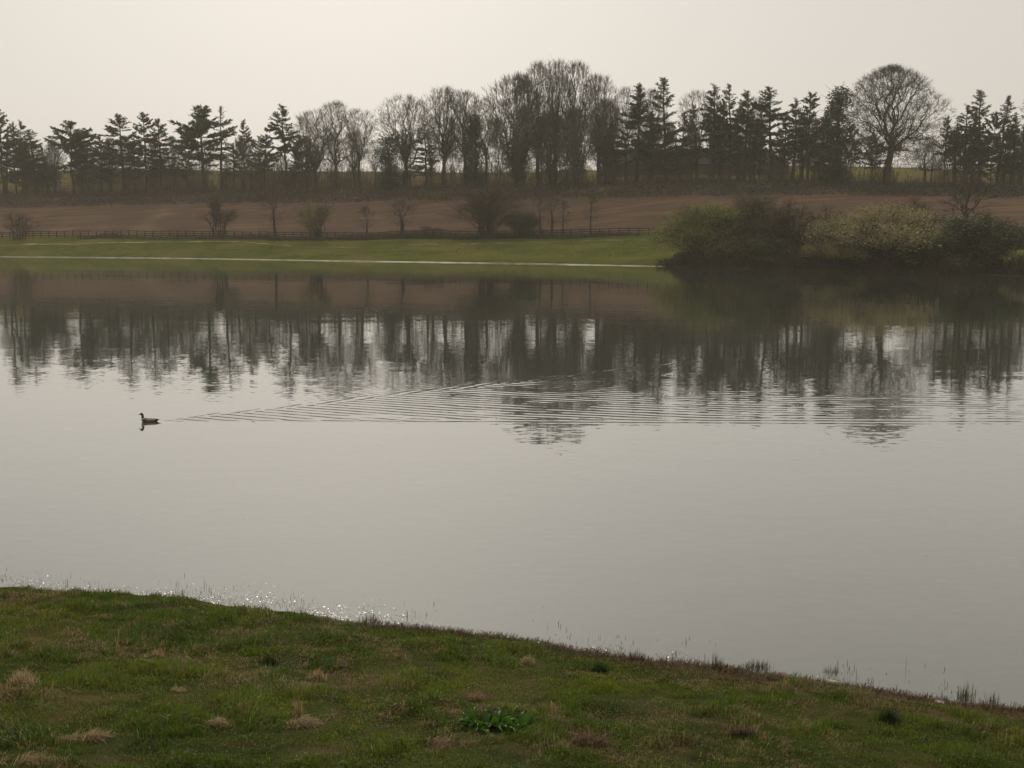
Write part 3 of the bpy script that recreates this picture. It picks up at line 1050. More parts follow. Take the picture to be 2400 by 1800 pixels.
G_CON, G_BARE, G_FEN, G_SHO = "evergreens of the far treeline", "leafless trees of the far treeline", "trees and bushes along the fence", "bushes on the right hand shore"
TREES = [
    # name, prototype, x, top row, half width, distance offset, label, category, group
    ("conifer", "fir0", 3, 258, 34, 2, "tall dark conifer cut by the left edge of the picture", "conifer", G_CON),
    ("conifer", "fir4", 36, 286, 24, 5, "slim conifer second from the left edge of the treeline", "conifer", G_CON),
    ("conifer", "fir5", 54, 283, 27, 1, "conifer third from the left edge, close against its slim neighbour", "conifer", G_CON),
    ("conifer", "fir3", 84, 304, 40, 3, "short bushy conifer at the right end of the leftmost clump", "conifer", G_CON),
    ("pine_tree", "pine0", 170, 284, 52, 2, "broad pine with upswept branches, first right of the leftmost conifer clump", "pine", G_CON),
    ("conifer", "fir1", 238, 316, 28, 0, "small conifer between the broad upswept pine and two tall open conifers", "conifer", G_CON),
    ("conifer", "fir0", 287, 268, 50, 3, "tall open conifer with clear lower trunk, left one of a close trio", "conifer", G_CON),
    ("conifer", "fir6", 339, 264, 42, 1, "tall layered conifer, middle one of a close trio left of the sky gap", "conifer", G_CON),
    ("conifer", "fir6", 374, 279, 37, 5, "conifer with ragged right side, last of the trio beside the wide sky gap", "conifer", G_CON),
    ("pine_tree", "pine0", 476, 248, 62, 1, "broad dense pine right of the wide sky gap, largest evergreen on the left", "pine", G_CON),
    ("larch_tree", "larch0", 516, 248, 36, 4, "thin feathery larch touching the right side of the broad dense pine", "larch", G_CON),
    ("conifer", "fir4", 573, 280, 22, 6, "slender conifer spire poking out of a rounded leafless tree", "conifer", G_CON),
    ("pine_tree", "pine1", 622, 315, 32, 1, "dark crooked pine left of the lone pointed conifer", "pine", G_CON),
    ("conifer", "fir4", 665, 245, 40, 2, "lone conifer with dense pointed head and long bare trunk", "conifer", G_CON),
    ("pine_tree", "pine1", 708, 316, 34, 4, "low ragged pine just right of the lone pointed conifer", "pine", G_CON),
    ("ivy_clad_tree", "ivy1", 914, 312, 32, 0, "rounded dark ivy clad tree left of the two spreading leafless crowns", "tree", G_CON),
    ("conifer", "fir7", 993, 290, 32, 1, "dark narrow evergreen in front of two pale leafless trees", "conifer", G_CON),
    ("ivy_clad_tree", "ivy0", 1112, 270, 26, 0, "narrow ivy covered trunk left of the tall leafless group", "tree", G_CON),
    ("conifer", "fir1", 1492, 198, 50, 2, "broad misty conifer just right of the tall leafless group", "conifer", G_CON),
    ("conifer", "fir3", 1562, 184, 50, 0, "tallest conifer right of centre with a jagged narrow tip", "conifer", G_CON),
    ("conifer", "fir5", 1669, 198, 42, 2, "conifer at the left of three crowded evergreens right of centre", "conifer", G_CON),
    ("conifer", "fir7", 1708, 196, 38, 0, "conifer in the middle of three crowded evergreens right of centre", "conifer", G_CON),
    ("conifer", "fir1", 1748, 214, 44, 1, "conifer at the right of three crowded evergreens right of centre", "conifer", G_CON),
    ("conifer", "fir2", 1805, 204, 52, 2, "tiered conifer right of the three crowded evergreens, its trunk showing", "conifer", G_CON),
    ("conifer", "fir5", 1860, 231, 34, 3, "smaller conifer between the tiered conifer and the last pointed one", "conifer", G_CON),
    ("conifer", "fir6", 1896, 217, 42, 1, "pointed conifer with drooping arms, nearest left of the ivy column", "conifer", G_CON),
    ("ivy_clad_tree", "ivy0", 1965, 205, 36, 0, "thick ivy column rising left of the great round oak", "tree", G_CON),
    ("pine_tree", "pine1", 2042, 318, 30, -1, "thin poled young pine in front of the left side of the oak", "pine", G_CON),
    ("conifer", "fir4", 2217, 272, 24, 2, "small tufted conifer at the left of the rightmost evergreen clump", "conifer", G_CON),
    ("conifer", "fir5", 2262, 245, 36, 3, "conifer second from left in the rightmost evergreen clump", "conifer", G_CON),
    ("conifer", "fir3", 2302, 212, 42, 1, "tallest dark conifer of the rightmost evergreen clump", "conifer", G_CON),
    ("conifer", "fir7", 2346, 226, 40, 4, "conifer with a bent tip right of the tallest in the rightmost clump", "conifer", G_CON),
    ("conifer", "fir1", 2374, 272, 32, 0, "low dark conifer near the right edge of the treeline", "conifer", G_CON),
    ("larch_tree", "larch0", 2400, 232, 34, 3, "feathery larch cut by the right edge of the picture", "larch", G_CON),
    ("leafless_tree", "small0", 128, 335, 30, 12, "pale leafless tree behind the gap right of the leftmost conifer clump", "tree", G_BARE),
    ("leafless_tree", "small0", 207, 328, 30, 11, "pale leafless tree behind and right of the broad upswept pine", "tree", G_BARE),
    ("leafless_tree", "small0", 412, 342, 34, 26, "pale bushy leafless tree low in the wide sky gap on the left", "tree", G_BARE),
    ("leafless_tree", "spread1", 588, 322, 42, 0, "rounded leafless tree under the slender conifer spire", "tree", G_BARE),
    ("leafless_tree", "spread0", 738, 256, 54, 3, "leaning spreading leafless tree right of the lone pointed conifer", "tree", G_BARE),
    ("leafless_tree", "spread1", 788, 234, 60, 1, "wide crowned leafless tree with forked dark limbs left of centre", "tree", G_BARE),
    ("leafless_tree", "ash1", 842, 253, 40, 5, "lighter leafless tree filling the dip right of the forked wide crown", "tree", G_BARE),
    ("leafless_tree", "spread0", 950, 220, 64, 2, "spreading leafless tree above the rounded dark ivy clad tree", "tree", G_BARE),
    ("leafless_tree", "ash0", 1042, 203, 56, 1, "tall pale leafless tree with fanned stems, left of centre", "tree", G_BARE),
    ("leafless_tree", "ash2", 1090, 210, 52, 4, "pale leafless tree right beside the fanned one", "tree", G_BARE),
    ("leafless_tree", "ash1", 1138, 226, 46, 6, "lower leafless tree at the left foot of the tallest group", "tree", G_BARE),
    ("leafless_tree", "dense0", 1212, 172, 70, 0, "dense dark leafless tree forming the left flank of the tallest group", "tree", G_BARE),
    ("leafless_tree", "ash2", 1262, 141, 44, 2, "left one of the three tallest leafless trees", "tree", G_BARE),
    ("leafless_tree", "ash0", 1302, 139, 46, 1, "middle one of the three tallest leafless trees", "tree", G_BARE),
    ("leafless_tree", "ash2", 1350, 141, 54, 3, "right one of the three tallest leafless trees", "tree", G_BARE),
    ("leafless_tree", "ash0", 1404, 172, 48, 1, "leafless tree stepping down right of the three tallest", "tree", G_BARE),
    ("leafless_tree", "dense0", 1424, 232, 38, 4, "dense low leafless tree under the right flank of the tallest group", "tree", G_BARE),
    ("ivy_clad_tree", "dense0", 1290, 262, 46, 0, "dense ivy hung tree under the three tallest leafless trees, left side", "tree", G_BARE),
    ("ivy_clad_tree", "dense0", 1352, 250, 46, -1, "dense ivy hung tree under the three tallest leafless trees, right side", "tree", G_BARE),
    ("leafless_tree", "ash1", 1468, 202, 34, 5, "thin leafless tree behind the left side of the broad misty conifer", "tree", G_BARE),
    ("leafless_tree", "ash2", 1528, 206, 34, 7, "leafless tree seen between the misty conifer and the jagged tip", "tree", G_BARE),
    ("leafless_tree", "ash1", 1636, 211, 46, 5, "rounded leafless tree behind the left of the three crowded evergreens", "tree", G_BARE),
    ("leafless_tree", "ash1", 1770, 225, 34, 8, "leafless tree behind the right of the three crowded evergreens", "tree", G_BARE),
    ("leafless_tree", "small0", 1922, 300, 40, 4, "low leafless tree between the last pointed conifer and the ivy column", "tree", G_BARE),
    ("oak_tree", "oak0", 2088, 152, 112, 0, "great round leafless oak with thick trunk standing above the right side", "oak", G_BARE),
    ("leafless_tree", "spread1", 2168, 318, 46, 4, "low spreading leafless tree right of the great oak's trunk", "tree", G_BARE),
    ("leafless_tree", "small0", 2232, 300, 34, 5, "thin leafless tree among the small conifers right of the oak", "tree", G_BARE),
]
for nm, key, px, top, half, off, lab, cat, grp in TREES:
    half *= 1.06
    plant(nm, key, px, top, half, lab, cat, grp, at_tree(px, off), rot=1.1 if key == "oak0" else None)

USED_LABELS = set()


def handle(px, start, fallback):
    """says beside which of the described trees a half hidden one stands"""
    for t_ in sorted(TREES, key=lambda t_: abs(t_[2] - px))[:8]:
        clause = t_[6].split(",")[0]
        lab_ = start % ("left" if px < t_[2] else "right") + clause
        if lab_ not in USED_LABELS and len(lab_.split()) <= 16:
            USED_LABELS.add(lab_)
            return lab_
    return fallback


FILL = random.Random(77)
for k in range(46):
    px = -20 + k * 54 + FILL.uniform(-20, 20)
    if 2000 < px < 2160:
        continue
    lo = float(np.interp(px, [0, 700, 1100, 1250, 1450, 1900, 2000, 2400], [345, 335, 290, 250, 270, 285, 320, 310]))
    key = FILL.choice(["small0", "ash1", "ash2", "small0", "spread1"])
    plant("slim_leafless_tree", key, px, lo + FILL.uniform(-25, 30), FILL.uniform(18, 32), handle(px, "bare tree low %s of the ", "slim leafless tree crowded low among the taller trunks of the treeline"), "tree", "slim trees filling the treeline", at_tree(px, FILL.uniform(3, 11)), rot=FILL.uniform(0, 6.28))
for px, top in ((18, 318), (66, 330), (108, 345), (196, 348), (262, 330), (318, 330), (440, 315), (548, 338), (690, 345), (1440, 290), (1520, 262), (1596, 262), (1622, 245), (1690, 236), (1728, 246), (1782, 262), (1836, 268), (1880, 285), (1930, 262), (1995, 290), (2240, 290), (2282, 262), (2326, 262), (2360, 292), (2392, 285)):
    plant("background_conifer", FILL.choice(["fir1", "fir3", "fir5", "fir7", "fir6", "pine1"]), px, top, FILL.uniform(24, 34), handle(px, "lower conifer hidden %s of the ", "lower conifer half hidden behind the front row of evergreens"), "conifer", "half hidden conifers of the treeline", at_tree(px, FILL.uniform(5, 11)), rot=FILL.uniform(0, 6.28))

FENCE_TREES = [
    ("leafless_bush", "thorn0", 47, 494, 40, -2.0, "thin leafless bush at the left end of the fence", "bush"),
    ("young_tree", "young0", 513, 455, 38, 0.8, "dense upright young tree standing at the fence on the left", "tree"),
    ("twin_stemmed_tree", "sapling0", 644, 424, 34, -0.8, "tall thin twin stemmed tree right of the dense young tree", "tree"),
    ("willow_bush", "willow2", 743, 470, 46, -0.5, "rounded yellow green bush at the fence left of centre", "bush"),
    ("sapling", "sapling1", 857, 482, 24, -0.8, "faint thin sapling right of the yellow green fence bush", "sapling"),
    ("sapling", "sapling0", 940, 466, 34, -0.8, "thin forked sapling between the faint sapling and the large vase shaped bush", "sapling"),
    ("vase_shaped_bush", "vase0", 1140, 436, 78, -1.0, "large vase shaped leafless bush at the fence near the centre", "bush"),
    ("dark_bush", "dark0", 1224, 492, 38, -1.5, "low dark green bush right of the large vase shaped bush", "bush"),
    ("sapling", "sapling1", 1266, 448, 22, -0.8, "first thin sapling right of the low dark green bush", "sapling"),
    ("sapling", "sapling0", 1292, 446, 22, -1.2, "second thin sapling right of the low dark green bush", "sapling"),
    ("sapling", "sapling1", 1322, 468, 18, -0.8, "third and shortest sapling right of the low dark green bush", "sapling"),
    ("sapling", "sapling1", 1387, 452, 22, -1.0, "lone thin sapling in front of the open fence right of centre", "sapling"),
    ("leafless_bush", "thorn0", 1008, 528, 36, -1.0, "low twiggy bush left of the large vase shaped bush", "bush"),
]
for nm, key, px, top, half, off, lab, cat in FENCE_TREES:
    half *= 1.15
    plant(nm, key, px, top, half, lab, cat, G_FEN, float(c_fe(px)) + off)

SHORE_BUSHES = [
    ("willow_bush", "willow0", 1648, 480, 100, 4.0, "big fresh green willow bush at the left of the shore thicket", "bush", None),
    ("willow_tree", "willow1", 1764, 452, 60, 9.0, "taller dim green willow behind the big green willow bush", "tree", None),
    ("brown_thicket_bush", "brown0", 1836, 474, 92, 7.0, "brown leafless thicket bush between the green willow and the pale sallow", "bush", None),
    ("brown_thicket_bush", "brown0", 1942, 490, 80, 12.0, "darker brown thicket bush behind the left side of the pale sallow", "bush", None),
    ("pale_sallow", "sallow0", 2072, 487, 142, 3.5, "large pale yellow flowering sallow bush leaning over the water", "bush", 0.0),
    ("pale_sallow", "sallow0", 1960, 566, 66, 2.0, "low pale sallow branches at the left foot of the large sallow", "bush", 0.4),
    ("brown_thicket_bush", "brown0", 2140, 470, 80, 15.0, "dark twiggy bush rising behind the top of the large sallow", "bush", None),
    ("twin_stemmed_tree", "sapling0", 2262, 400, 66, 9.0, "thin twin stemmed leafless tree above the dark right shore bush", "tree", None),
    ("dark_bush", "dark1", 2300, 508, 104, 4.0, "big dark green bush at the right end of the shore thicket", "bush", None),
    ("dark_bush", "dark0", 2196, 560, 60, 2.0, "low dark bush under the right side of the large sallow", "bush", None),
    ("dark_bush", "dark0", 1800, 560, 60, 2.0, "low dark bush at the water between the green willow and the sallow", "bush", None),
]
for nm, key, px, top, half, off, lab, cat, rot in SHORE_BUSHES:
    half *= 1.14
    top -= 6
    plant(nm, key, px, top, half, lab, cat, G_SHO, float(c_sh(px)) + off, rot=rot)

# ------------------------------------------------------------------ undergrowth (uncountable)
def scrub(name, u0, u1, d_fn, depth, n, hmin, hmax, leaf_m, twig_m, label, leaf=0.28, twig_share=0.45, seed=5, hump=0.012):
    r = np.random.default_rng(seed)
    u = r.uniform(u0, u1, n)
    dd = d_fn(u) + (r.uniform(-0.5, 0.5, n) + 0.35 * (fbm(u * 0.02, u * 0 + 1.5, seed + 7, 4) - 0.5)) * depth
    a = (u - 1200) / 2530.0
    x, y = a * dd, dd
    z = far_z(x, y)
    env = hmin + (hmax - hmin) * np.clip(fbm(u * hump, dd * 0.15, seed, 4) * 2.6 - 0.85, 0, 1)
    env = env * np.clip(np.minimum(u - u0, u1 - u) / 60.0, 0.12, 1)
    nt = int(n * twig_share)
    # stems
    h = env[:nt] * r.uniform(0.5, 1.15, nt)
    p0 = np.stack([x[:nt], y[:nt], z[:nt] - 0.1], 1)
    lean = r.normal(0, 0.22, (nt, 3)) * h[:, None]
    lean[:, 2] = h
    p1 = p0 + lean
    v1, f1 = tubes(np.concatenate([p0, p1, np.full((nt, 1), 0.035), np.full((nt, 1), 0.018)], 1), 3)
    o = link(name, make_mesh(name, v1, f1, M[twig_m]))
    stuff(o, label, "undergrowth")
    # leaves
    k = n - nt
    C = np.stack([x[nt:], y[nt:], z[nt:] + env[nt:] * r.random(k) ** 0.7], 1)
    A = rand_unit(k, r) * leaf * r.uniform(0.5, 1.4, (k, 1))
    W = np.cross(A, rand_unit(k, r)) * 0.4
    v2, f2 = cards(C, A, W)
    c = link("foliage", make_mesh(name + "_foliage", v2, f2, M[leaf_m]), o)
    c["kind"] = "stuff"
    return o


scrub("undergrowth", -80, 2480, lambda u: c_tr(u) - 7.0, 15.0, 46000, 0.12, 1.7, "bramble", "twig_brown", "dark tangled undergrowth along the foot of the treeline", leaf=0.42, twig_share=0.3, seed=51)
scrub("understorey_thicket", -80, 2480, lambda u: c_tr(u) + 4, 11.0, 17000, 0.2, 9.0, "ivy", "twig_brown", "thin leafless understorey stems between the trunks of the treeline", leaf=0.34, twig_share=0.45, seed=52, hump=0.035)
scrub("sapling_plantation", 200, 1000, lambda u: c_tr(u) + 22, 24.0, 2600, 3.5, 6.5, "larch", "twig", "rows of thin young saplings on the slope behind the left trees", leaf=0.22, twig_share=0.5, seed=53, hump=0.01)
scrub("fence_scrub", 180, 1500, lambda u: c_fe(u) - 1.2 - 0.6 * np.sin(u * 0.02), 3.4, 17000, 0.10, 1.25, "bramble", "twig_brown", "low dark scrub growing along the fence", leaf=0.26, twig_share=0.4, seed=54, hump=0.008)
scrub("shore_scrub", 1540, 2620, lambda u: c_sh(u) + 2.6, 5.6, 24000, 0.2, 2.6, "bramble", "twig_brown", "dark low scrub at the water under the shore bushes", leaf=0.26, twig_share=0.45, seed=55, hump=0.015)

scrub("ridge_hedge", -80, 2480, lambda u: c_ri(u) - 4, 8.0, 9000, 0.2, 3.2, "bramble", "twig_brown", "thin broken hedge along the skyline behind the treeline", leaf=0.3, twig_share=0.5, seed=56, hump=0.03)

scrub("bank_tufts", -80, 1600, lambda u: c_sh(u) + 0.45 * (c_fe(u) - c_sh(u)), 24.0, 5200, 0.03, 0.34, "dark_bush", "bramble", "small rough tufts scattered over the far grass bank", leaf=0.20, twig_share=0.25, seed=57, hump=0.06)
r_ = np.random.default_rng(58)
fb = np.array([on_plane(a_, b_, 0.006) for a_, b_ in zip(r_.uniform(-100, 2500, 70), r_.uniform(660, 1330, 70))])
fa = np.stack([r_.normal(0, 1, 70), r_.normal(0, 1, 70), r_.normal(0, 0.25, 70)], 1)
fa /= np.linalg.norm(fa, axis=1, keepdims=True)
fl = (0.015 + 0.0006 * fb[:, 1:2]) * r_.uniform(0.5, 1.3, (70, 1))
fv, ff_ = cards(fb, fa * fl, np.cross(fa, [0, 0, 1.0]) * fl * 0.4)
stuff(link("floating_specks", make_mesh("floating_specks", fv, ff_, M["white_scrap"])), "tiny pale bits floating here and there on the open water", "debris")

# ------------------------------------------------------------------ post and rail fence
fence = bpy.data.objects.new("post_and_rail_fence", None)
COL.objects.link(fence)
tag(fence, "dark wooden post and rail fence between the grass bank and the ploughed field", "fence")
pts = []
u = -60.0
while u < 1640:
    d = float(c_fe(u))
    a = (u - 1200) / 2530.0
    p = np.array([a * d, d])
    if not pts or np.hypot(*(p - pts[-1])) >= 1.98:
        pts.append(p)
    u += 0.2
pv, pf = box(-0.09, 0.09, -0.06, 0.06, -0.3, 1.50)
post_me = make_mesh("fence_post", pv, pf, M["fence_wood"])
rv, rf = box(0.0, 1.0, -0.03, 0.03, -0.075, 0.075)
rail_me = make_mesh("fence_rail", rv, rf, M["fence_wood"])
fence.location = (pts[0][0], pts[0][1], 0)
fz = far_z(np.array([p[0] for p in pts]), np.array([p[1] for p in pts]))
for k, p in enumerate(pts):
    o = link("post", post_me, fence, (p[0] - pts[0][0], p[1] - pts[0][1], fz[k]))
    o.rotation_euler = (random.gauss(0, 0.015), random.gauss(0, 0.015), 0)
for k in range(len(pts) - 1):
    p, q_ = pts[k], pts[k + 1]
    ln = math.hypot(q_[0] - p[0], q_[1] - p[1])
    yaw = math.atan2(q_[1] - p[1], q_[0] - p[0])
    for hz in (0.48, 0.93, 1.37):
        o = link("rail", rail_me, fence, (p[0] - pts[0][0], p[1] - pts[0][1] - 0.092, fz[k] + hz))
        dz = fz[k + 1] - fz[k]
        o.rotation_euler = (0, -math.atan2(dz, ln), yaw)
        o.scale = (math.hypot(ln, dz) - 0.004, 1, 1)


# ------------------------------------------------------------------ barns behind the trees
def barn(name, u0, u1, dist, eave_row, ridge_row, label, hip_right, lights):
    x0, x1 = x_col(u0, 370, dist), x_col(u1, 370, dist)
    zg = float(min(far_z(np.array([x0, x1]), np.array([dist, dist])))) - 1.5
    ze, zr = z_row(eave_row, dist), z_row(ridge_row, dist + 5)
    e = bpy.data.objects.new(name, None)
    COL.objects.link(e)
    e.location = ((x0 + x1) / 2, dist + 5, zg)
    tag(e, label, "barn", "barns behind the treeline")
    hx, hy, h, hr = (x1 - x0) / 2, 5.0, ze - zg, zr - zg
    V, F = box(-hx, hx, -hy, hy, 0, h)
    link("wall", make_mesh("barn_wall", V, F, M["brick"]), e)
    ins = 5.0 if hip_right else 0.0
    o_ = 0.35
    V = np.array([[-hx - o_, -hy - o_, h + 0.003], [hx + o_, -hy - o_, h + 0.003], [hx + o_, hy + o_, h + 0.003], [-hx - o_, hy + o_, h + 0.003], [-hx - o_, 0, hr], [hx + o_ - ins, 0, hr]])
    me = bpy.data.meshes.new("barn_roof")
    me.from_pydata([tuple(v) for v in V], [], [(0, 1, 5, 4), (2, 3, 4, 5), (1, 2, 5), (3, 0, 4), (3, 2, 1, 0)])
    me.materials.append(M["slate"])
    roof = link("roof", me, e)
    V, F = box(-hx - o_, hx + o_, -hy - o_ - 0.16, -hy - o_ - 0.02, h - 0.12, h + 0.02)
    link("gutter", make_mesh("barn_gutter", V, F, M["skylight_glass"]), e)
    sl = math.atan2(hr - h, hy + o_)
    for lx, t, w_, l_ in lights:
        V, F = box(-w_ / 2, w_ / 2, -l_ / 2, l_ / 2, 0.0, 0.08)
        s = link("skylight", make_mesh("barn_skylight", V, F, M["skylight_glass"]), roof)
        s.location = (lx * hx, -(hy + o_) * (1 - t), h + (hr - h) * t + 0.02)
        s.rotation_euler = (sl, 0, 0)
    # dark door openings on the side towards the lake
    for dx in (-0.45, 0.2):
        V, F = box(dx * hx - 1.3, dx * hx + 1.3, -hy - 0.05, -hy - 0.002, 0.5, h * 0.72)
        link("door", make_mesh("barn_door", V, F, M["fence_wood"]), e)
    return e


barn("brick_barn", 1446, 1668, 296, 382, 350, "long brick barn with dark slate roof half hidden behind trees right of centre", False, ((-0.72, 0.58, 1.8, 0.5), (-0.42, 0.82, 1.0, 1.0)))
barn("brick_barn", 1690, 1850, 288, 384, 352, "shorter brick barn with hipped dark roof seen between the conifer trunks", True, ())

# ------------------------------------------------------------------ the duck
def duck():
    sp = [(0.285, 0.088, 0.006, 0.004), (0.25, 0.080, 0.032, 0.012), (0.20, 0.066, 0.060, 0.036), (0.12, 0.050, 0.088, 0.062), (0.03, 0.042, 0.100, 0.076), (-0.06, 0.042, 0.100, 0.080),
          (-0.13, 0.050, 0.086, 0.080), (-0.172, 0.072, 0.064, 0.066), (-0.190, 0.108, 0.042, 0.046), (-0.193, 0.145, 0.030, 0.033), (-0.192, 0.180, 0.027, 0.030), (-0.198, 0.210, 0.031, 0.036), (-0.216, 0.232, 0.033, 0.036),
          (-0.238, 0.234, 0.028, 0.031), (-0.256, 0.226, 0.018, 0.019), (-0.272, 0.219, 0.014, 0.010), (-0.295, 0.211, 0.016, 0.006), (-0.318, 0.206, 0.013, 0.004), (-0.324, 0.204, 0.004, 0.002)]
    sp = np.array(sp)
    # denser spine
    t0 = np.arange(len(sp))
    t1 = np.linspace(0, len(sp) - 1, 64)
    sp2 = np.stack([np.interp(t1, t0, sp[:, k]) for k in range(4)], 1)
    for k in range(2):
        sp2[1:-1] = (sp2[:-2] + 2 * sp2[1:-1] + sp2[2:]) / 4
    n, m_ = len(sp2), 18
    V, C = [], []
    for k in range(n):
        a, b_ = sp2[max(0, k - 1)], sp2[min(n - 1, k + 1)]
        tx, tz = b_[0] - a[0], b_[1] - a[1]
        ln = math.hypot(tx, tz) + 1e-9
        nx_, nz_ = -tz / ln, tx / ln
        x, z, wy, wn_ = sp2[k]
        tt = t1[k]
        for q_ in range(m_):
            an = 2 * math.pi * q_ / m_
            cy, cn = math.cos(an), math.sin(an)
            px_, pz_ = x + nx_ * wn_ * cn, z + nz_ * wn_ * cn
            V.append((px_, wy * cy, pz_))
            up_ = -cn if tt < 7 else 0          # +1 on the back
            if tt < 1.6:
                c = (0.55, 0.52, 0.47)
            elif tt < 2.6:
                c = (0.02, 0.02, 0.02) if up_ < 0.55 else (0.10, 0.09, 0.08)
            elif tt < 5.6:
                c = (0.090, 0.080, 0.064) if up_ < 0.45 else ((0.36, 0.32, 0.28) if up_ < 0.72 else (0.12, 0.095, 0.075))
            elif tt < 7.6:
                c = (0.075, 0.045, 0.028)
            elif tt < 8.2:
                c = (0.45, 0.45, 0.42)
            elif tt < 14.2:
                c = (0.012, 0.035, 0.022)
            else:
                c = (0.24, 0.21, 0.05)
            C.append(c)
    F = []
    for k in range(n - 1):
        for q_ in range(m_):
            q2 = (q_ + 1) % m_
            F.append((k * m_ + q_, k * m_ + q2, (k + 1) * m_ + q2, (k + 1) * m_ + q_))
    me = make_mesh("duck", V, F, M["plumage"], True, np.array(C))
    o = link("duck", me)
    o.location = (DUCK[0], DUCK[1], -0.012)
    o.rotation_euler = (0, 0, math.radians(12))
    tag(o, "dark headed duck swimming left across the lake ahead of its wake", "duck")
    for s in (-1, 1):
        ev = rand_unit(1)
        me_e = bpy.data.meshes.get("duck_eye")
        if me_e is None:
            vv, ff = [], []
            for a in range(5):
                for b_ in range(6):
                    th, ph = math.pi * a / 4, 2 * math.pi * b_ / 6
                    vv.append((0.005 * math.sin(th) * math.cos(ph), 0.005 * math.sin(th) * math.sin(ph), 0.005 * math.cos(th)))
            for a in range(4):
                for b_ in range(6):
                    ff.append((a * 6 + b_, a * 6 + (b_ + 1) % 6, (a + 1) * 6 + (b_ + 1) % 6, (a + 1) * 6 + b_))
            me_e = make_mesh("duck_eye", vv, ff, M["wet_bits"], True)
        link("eye", me_e, o, (-0.232, s * 0.026, 0.240))


duck()
fp = on_plane(588, 987)
V = []
for k in range(9):
    t = k / 8
    wv_ = 0.030 * math.sin(math.pi * min(1, t * 0.9 + 0.08))
    V += [(t * 0.11, -wv_, 0.008 + 0.03 * t * t), (t * 0.11, wv_, 0.008 + 0.03 * t * t)]
F = [(2 * k, 2 * k + 2, 2 * k + 3, 2 * k + 1) for k in range(8)]
o = link("feather", make_mesh("feather", V, F, M["white_scrap"]), None, (fp[0], fp[1], 0.004))
tag(o, "small white feather floating in the wake behind the duck", "feather")

# ------------------------------------------------------------------ grass of the near bank
def bank_point(px, py):
    """where the ray through a picture point meets the near bank"""
    d = ray(px, py)
    t = np.arange(5.0, 22.0, 0.01)
    p = np.array([[0, 0, H_CAM]]) + d[None] * t[:, None]
    hit = p[:, 2] <= near_z(p[:, 0], p[:, 1])
    return p[int(np.argmax(hit))]


TUFT_PX = [(52, 1604), (208, 1740), (28, 1790), (748, 1596), (706, 1700), (514, 1702), (426, 1620), (1246, 1556), (1118, 1640), (1384, 1742), (372, 1540)]


def blades(P, h, w, az, lean, colr, curl=0.35):
    """curved tapering blades: 5 verts, 3 triangles each"""
    n = len(P)
    d = np.stack([np.cos(az), np.sin(az), np.zeros(n)], 1)
    sd = np.stack([-np.sin(az + 0.6), np.cos(az + 0.6), np.zeros(n)], 1) * w[:, None]
    upv = np.array([0, 0, 1.0])
    mid = P + d * (h * lean * 0.35)[:, None] + upv * (h * 0.55 * np.sqrt(np.maximum(0.15, 1 - lean ** 2 * 0.5)))[:, None]
    tip = P + d * (h * lean)[:, None] + upv * (h * np.maximum(0.10, 1 - curl * lean - 0.45 * lean ** 2))[:, None]
    V = np.stack([P - sd, P + sd, mid - sd * 0.75, mid + sd * 0.75, tip], 1).reshape(-1, 3)
    b_ = (np.arange(n) * 5)[:, None]
    F = np.concatenate([b_ + [[0, 1, 3]], b_ + [[0, 3, 2]], b_ + [[2, 3, 4]]], 0)
    return V, F, np.repeat(colr, 5, axis=0)


NB = 330000
xx = rng.uniform(-9.5, 7.2, NB * 2)
ss = rng.uniform(0.0, 8.6, NB * 2)
yy = near_shore(xx) - ss
ok = (np.abs(xx) < yy * 0.52 + 0.5) & (yy > 5.2)
xx, yy, ss = xx[ok][:NB], yy[ok][:NB], ss[ok][:NB]
n = len(xx)
tuft = fbm(xx * 1.9, yy * 1.9, 61, 4)
dry = fbm(xx * 0.75 + 40, yy * 1.2, 62, 5)
dry2 = fbm(xx * 3.2, yy * 3.6, 63, 3)
dryness = smooth(0.535, 0.70, dry * 0.58 + dry2 * 0.42 + rng.normal(0, 0.035, n))
patch = fbm(xx * 4.6 + 9, yy * 6.5, 68, 3)
dryness = np.maximum(dryness, 1.0 * smooth(0.575, 0.66, patch) * smooth(0.36, 0.54, dry))
edge = smooth(0.9, 0.1, ss) * smooth(-2.0, 2.5, xx)
dryness = np.maximum(dryness, edge * (rng.random(n) < 0.75))
green = np.array([0.054, 0.100, 0.006])
green2 = np.array([0.148, 0.184, 0.016])
straw = np.array([0.36, 0.27, 0.12])
dead = np.array([0.120, 0.083, 0.036])
g_t = np.clip(fbm(xx * 0.9, yy * 0.9, 64, 3) * 1.6 - 0.4 + rng.normal(0, 0.25, n), 0, 1)[:, None]
s_t = rng.random((n, 1))
cg = green * (1 - g_t) + green2 * g_t
cs = dead * (1 - s_t) + straw * s_t
is_dry = (rng.random(n) < 0.05 + 0.72 * dryness)[:, None]
colr = np.where(is_dry, cs, cg) * rng.uniform(0.75, 1.2, (n, 1))
h = (0.035 + 0.085 * smooth(0.42, 0.75, tuft)) * rng.uniform(0.6, 1.45, n)
h = np.where(rng.random(n) < 0.02, h * 1.7, h)
hollow = smooth(0.40, 0.28, fbm(xx * 3.1 + 3, yy * 3.1, 69, 3))
h = h * (1 - 0.6 * hollow)
h = np.where(ss < 0.25, h * 0.7, h)
DOCK_P = bank_point(1160, 1700)
h = h * (0.25 + 0.75 * smooth(0.22, 0.42, np.hypot((xx - DOCK_P[0]) * 0.8, yy - DOCK_P[1])))
for tx, ty in TUFT_PX:
    tp = bank_point(tx, ty)
    h = h * (0.40 + 0.60 * smooth(0.10, 0.28, np.hypot(xx - tp[0], (yy - tp[1]) * 0.8)))
lean = np.clip(np.abs(rng.normal(0.45, 0.25, n)) + 0.35 * is_dry[:, 0] * rng.random(n), 0, 1.15)
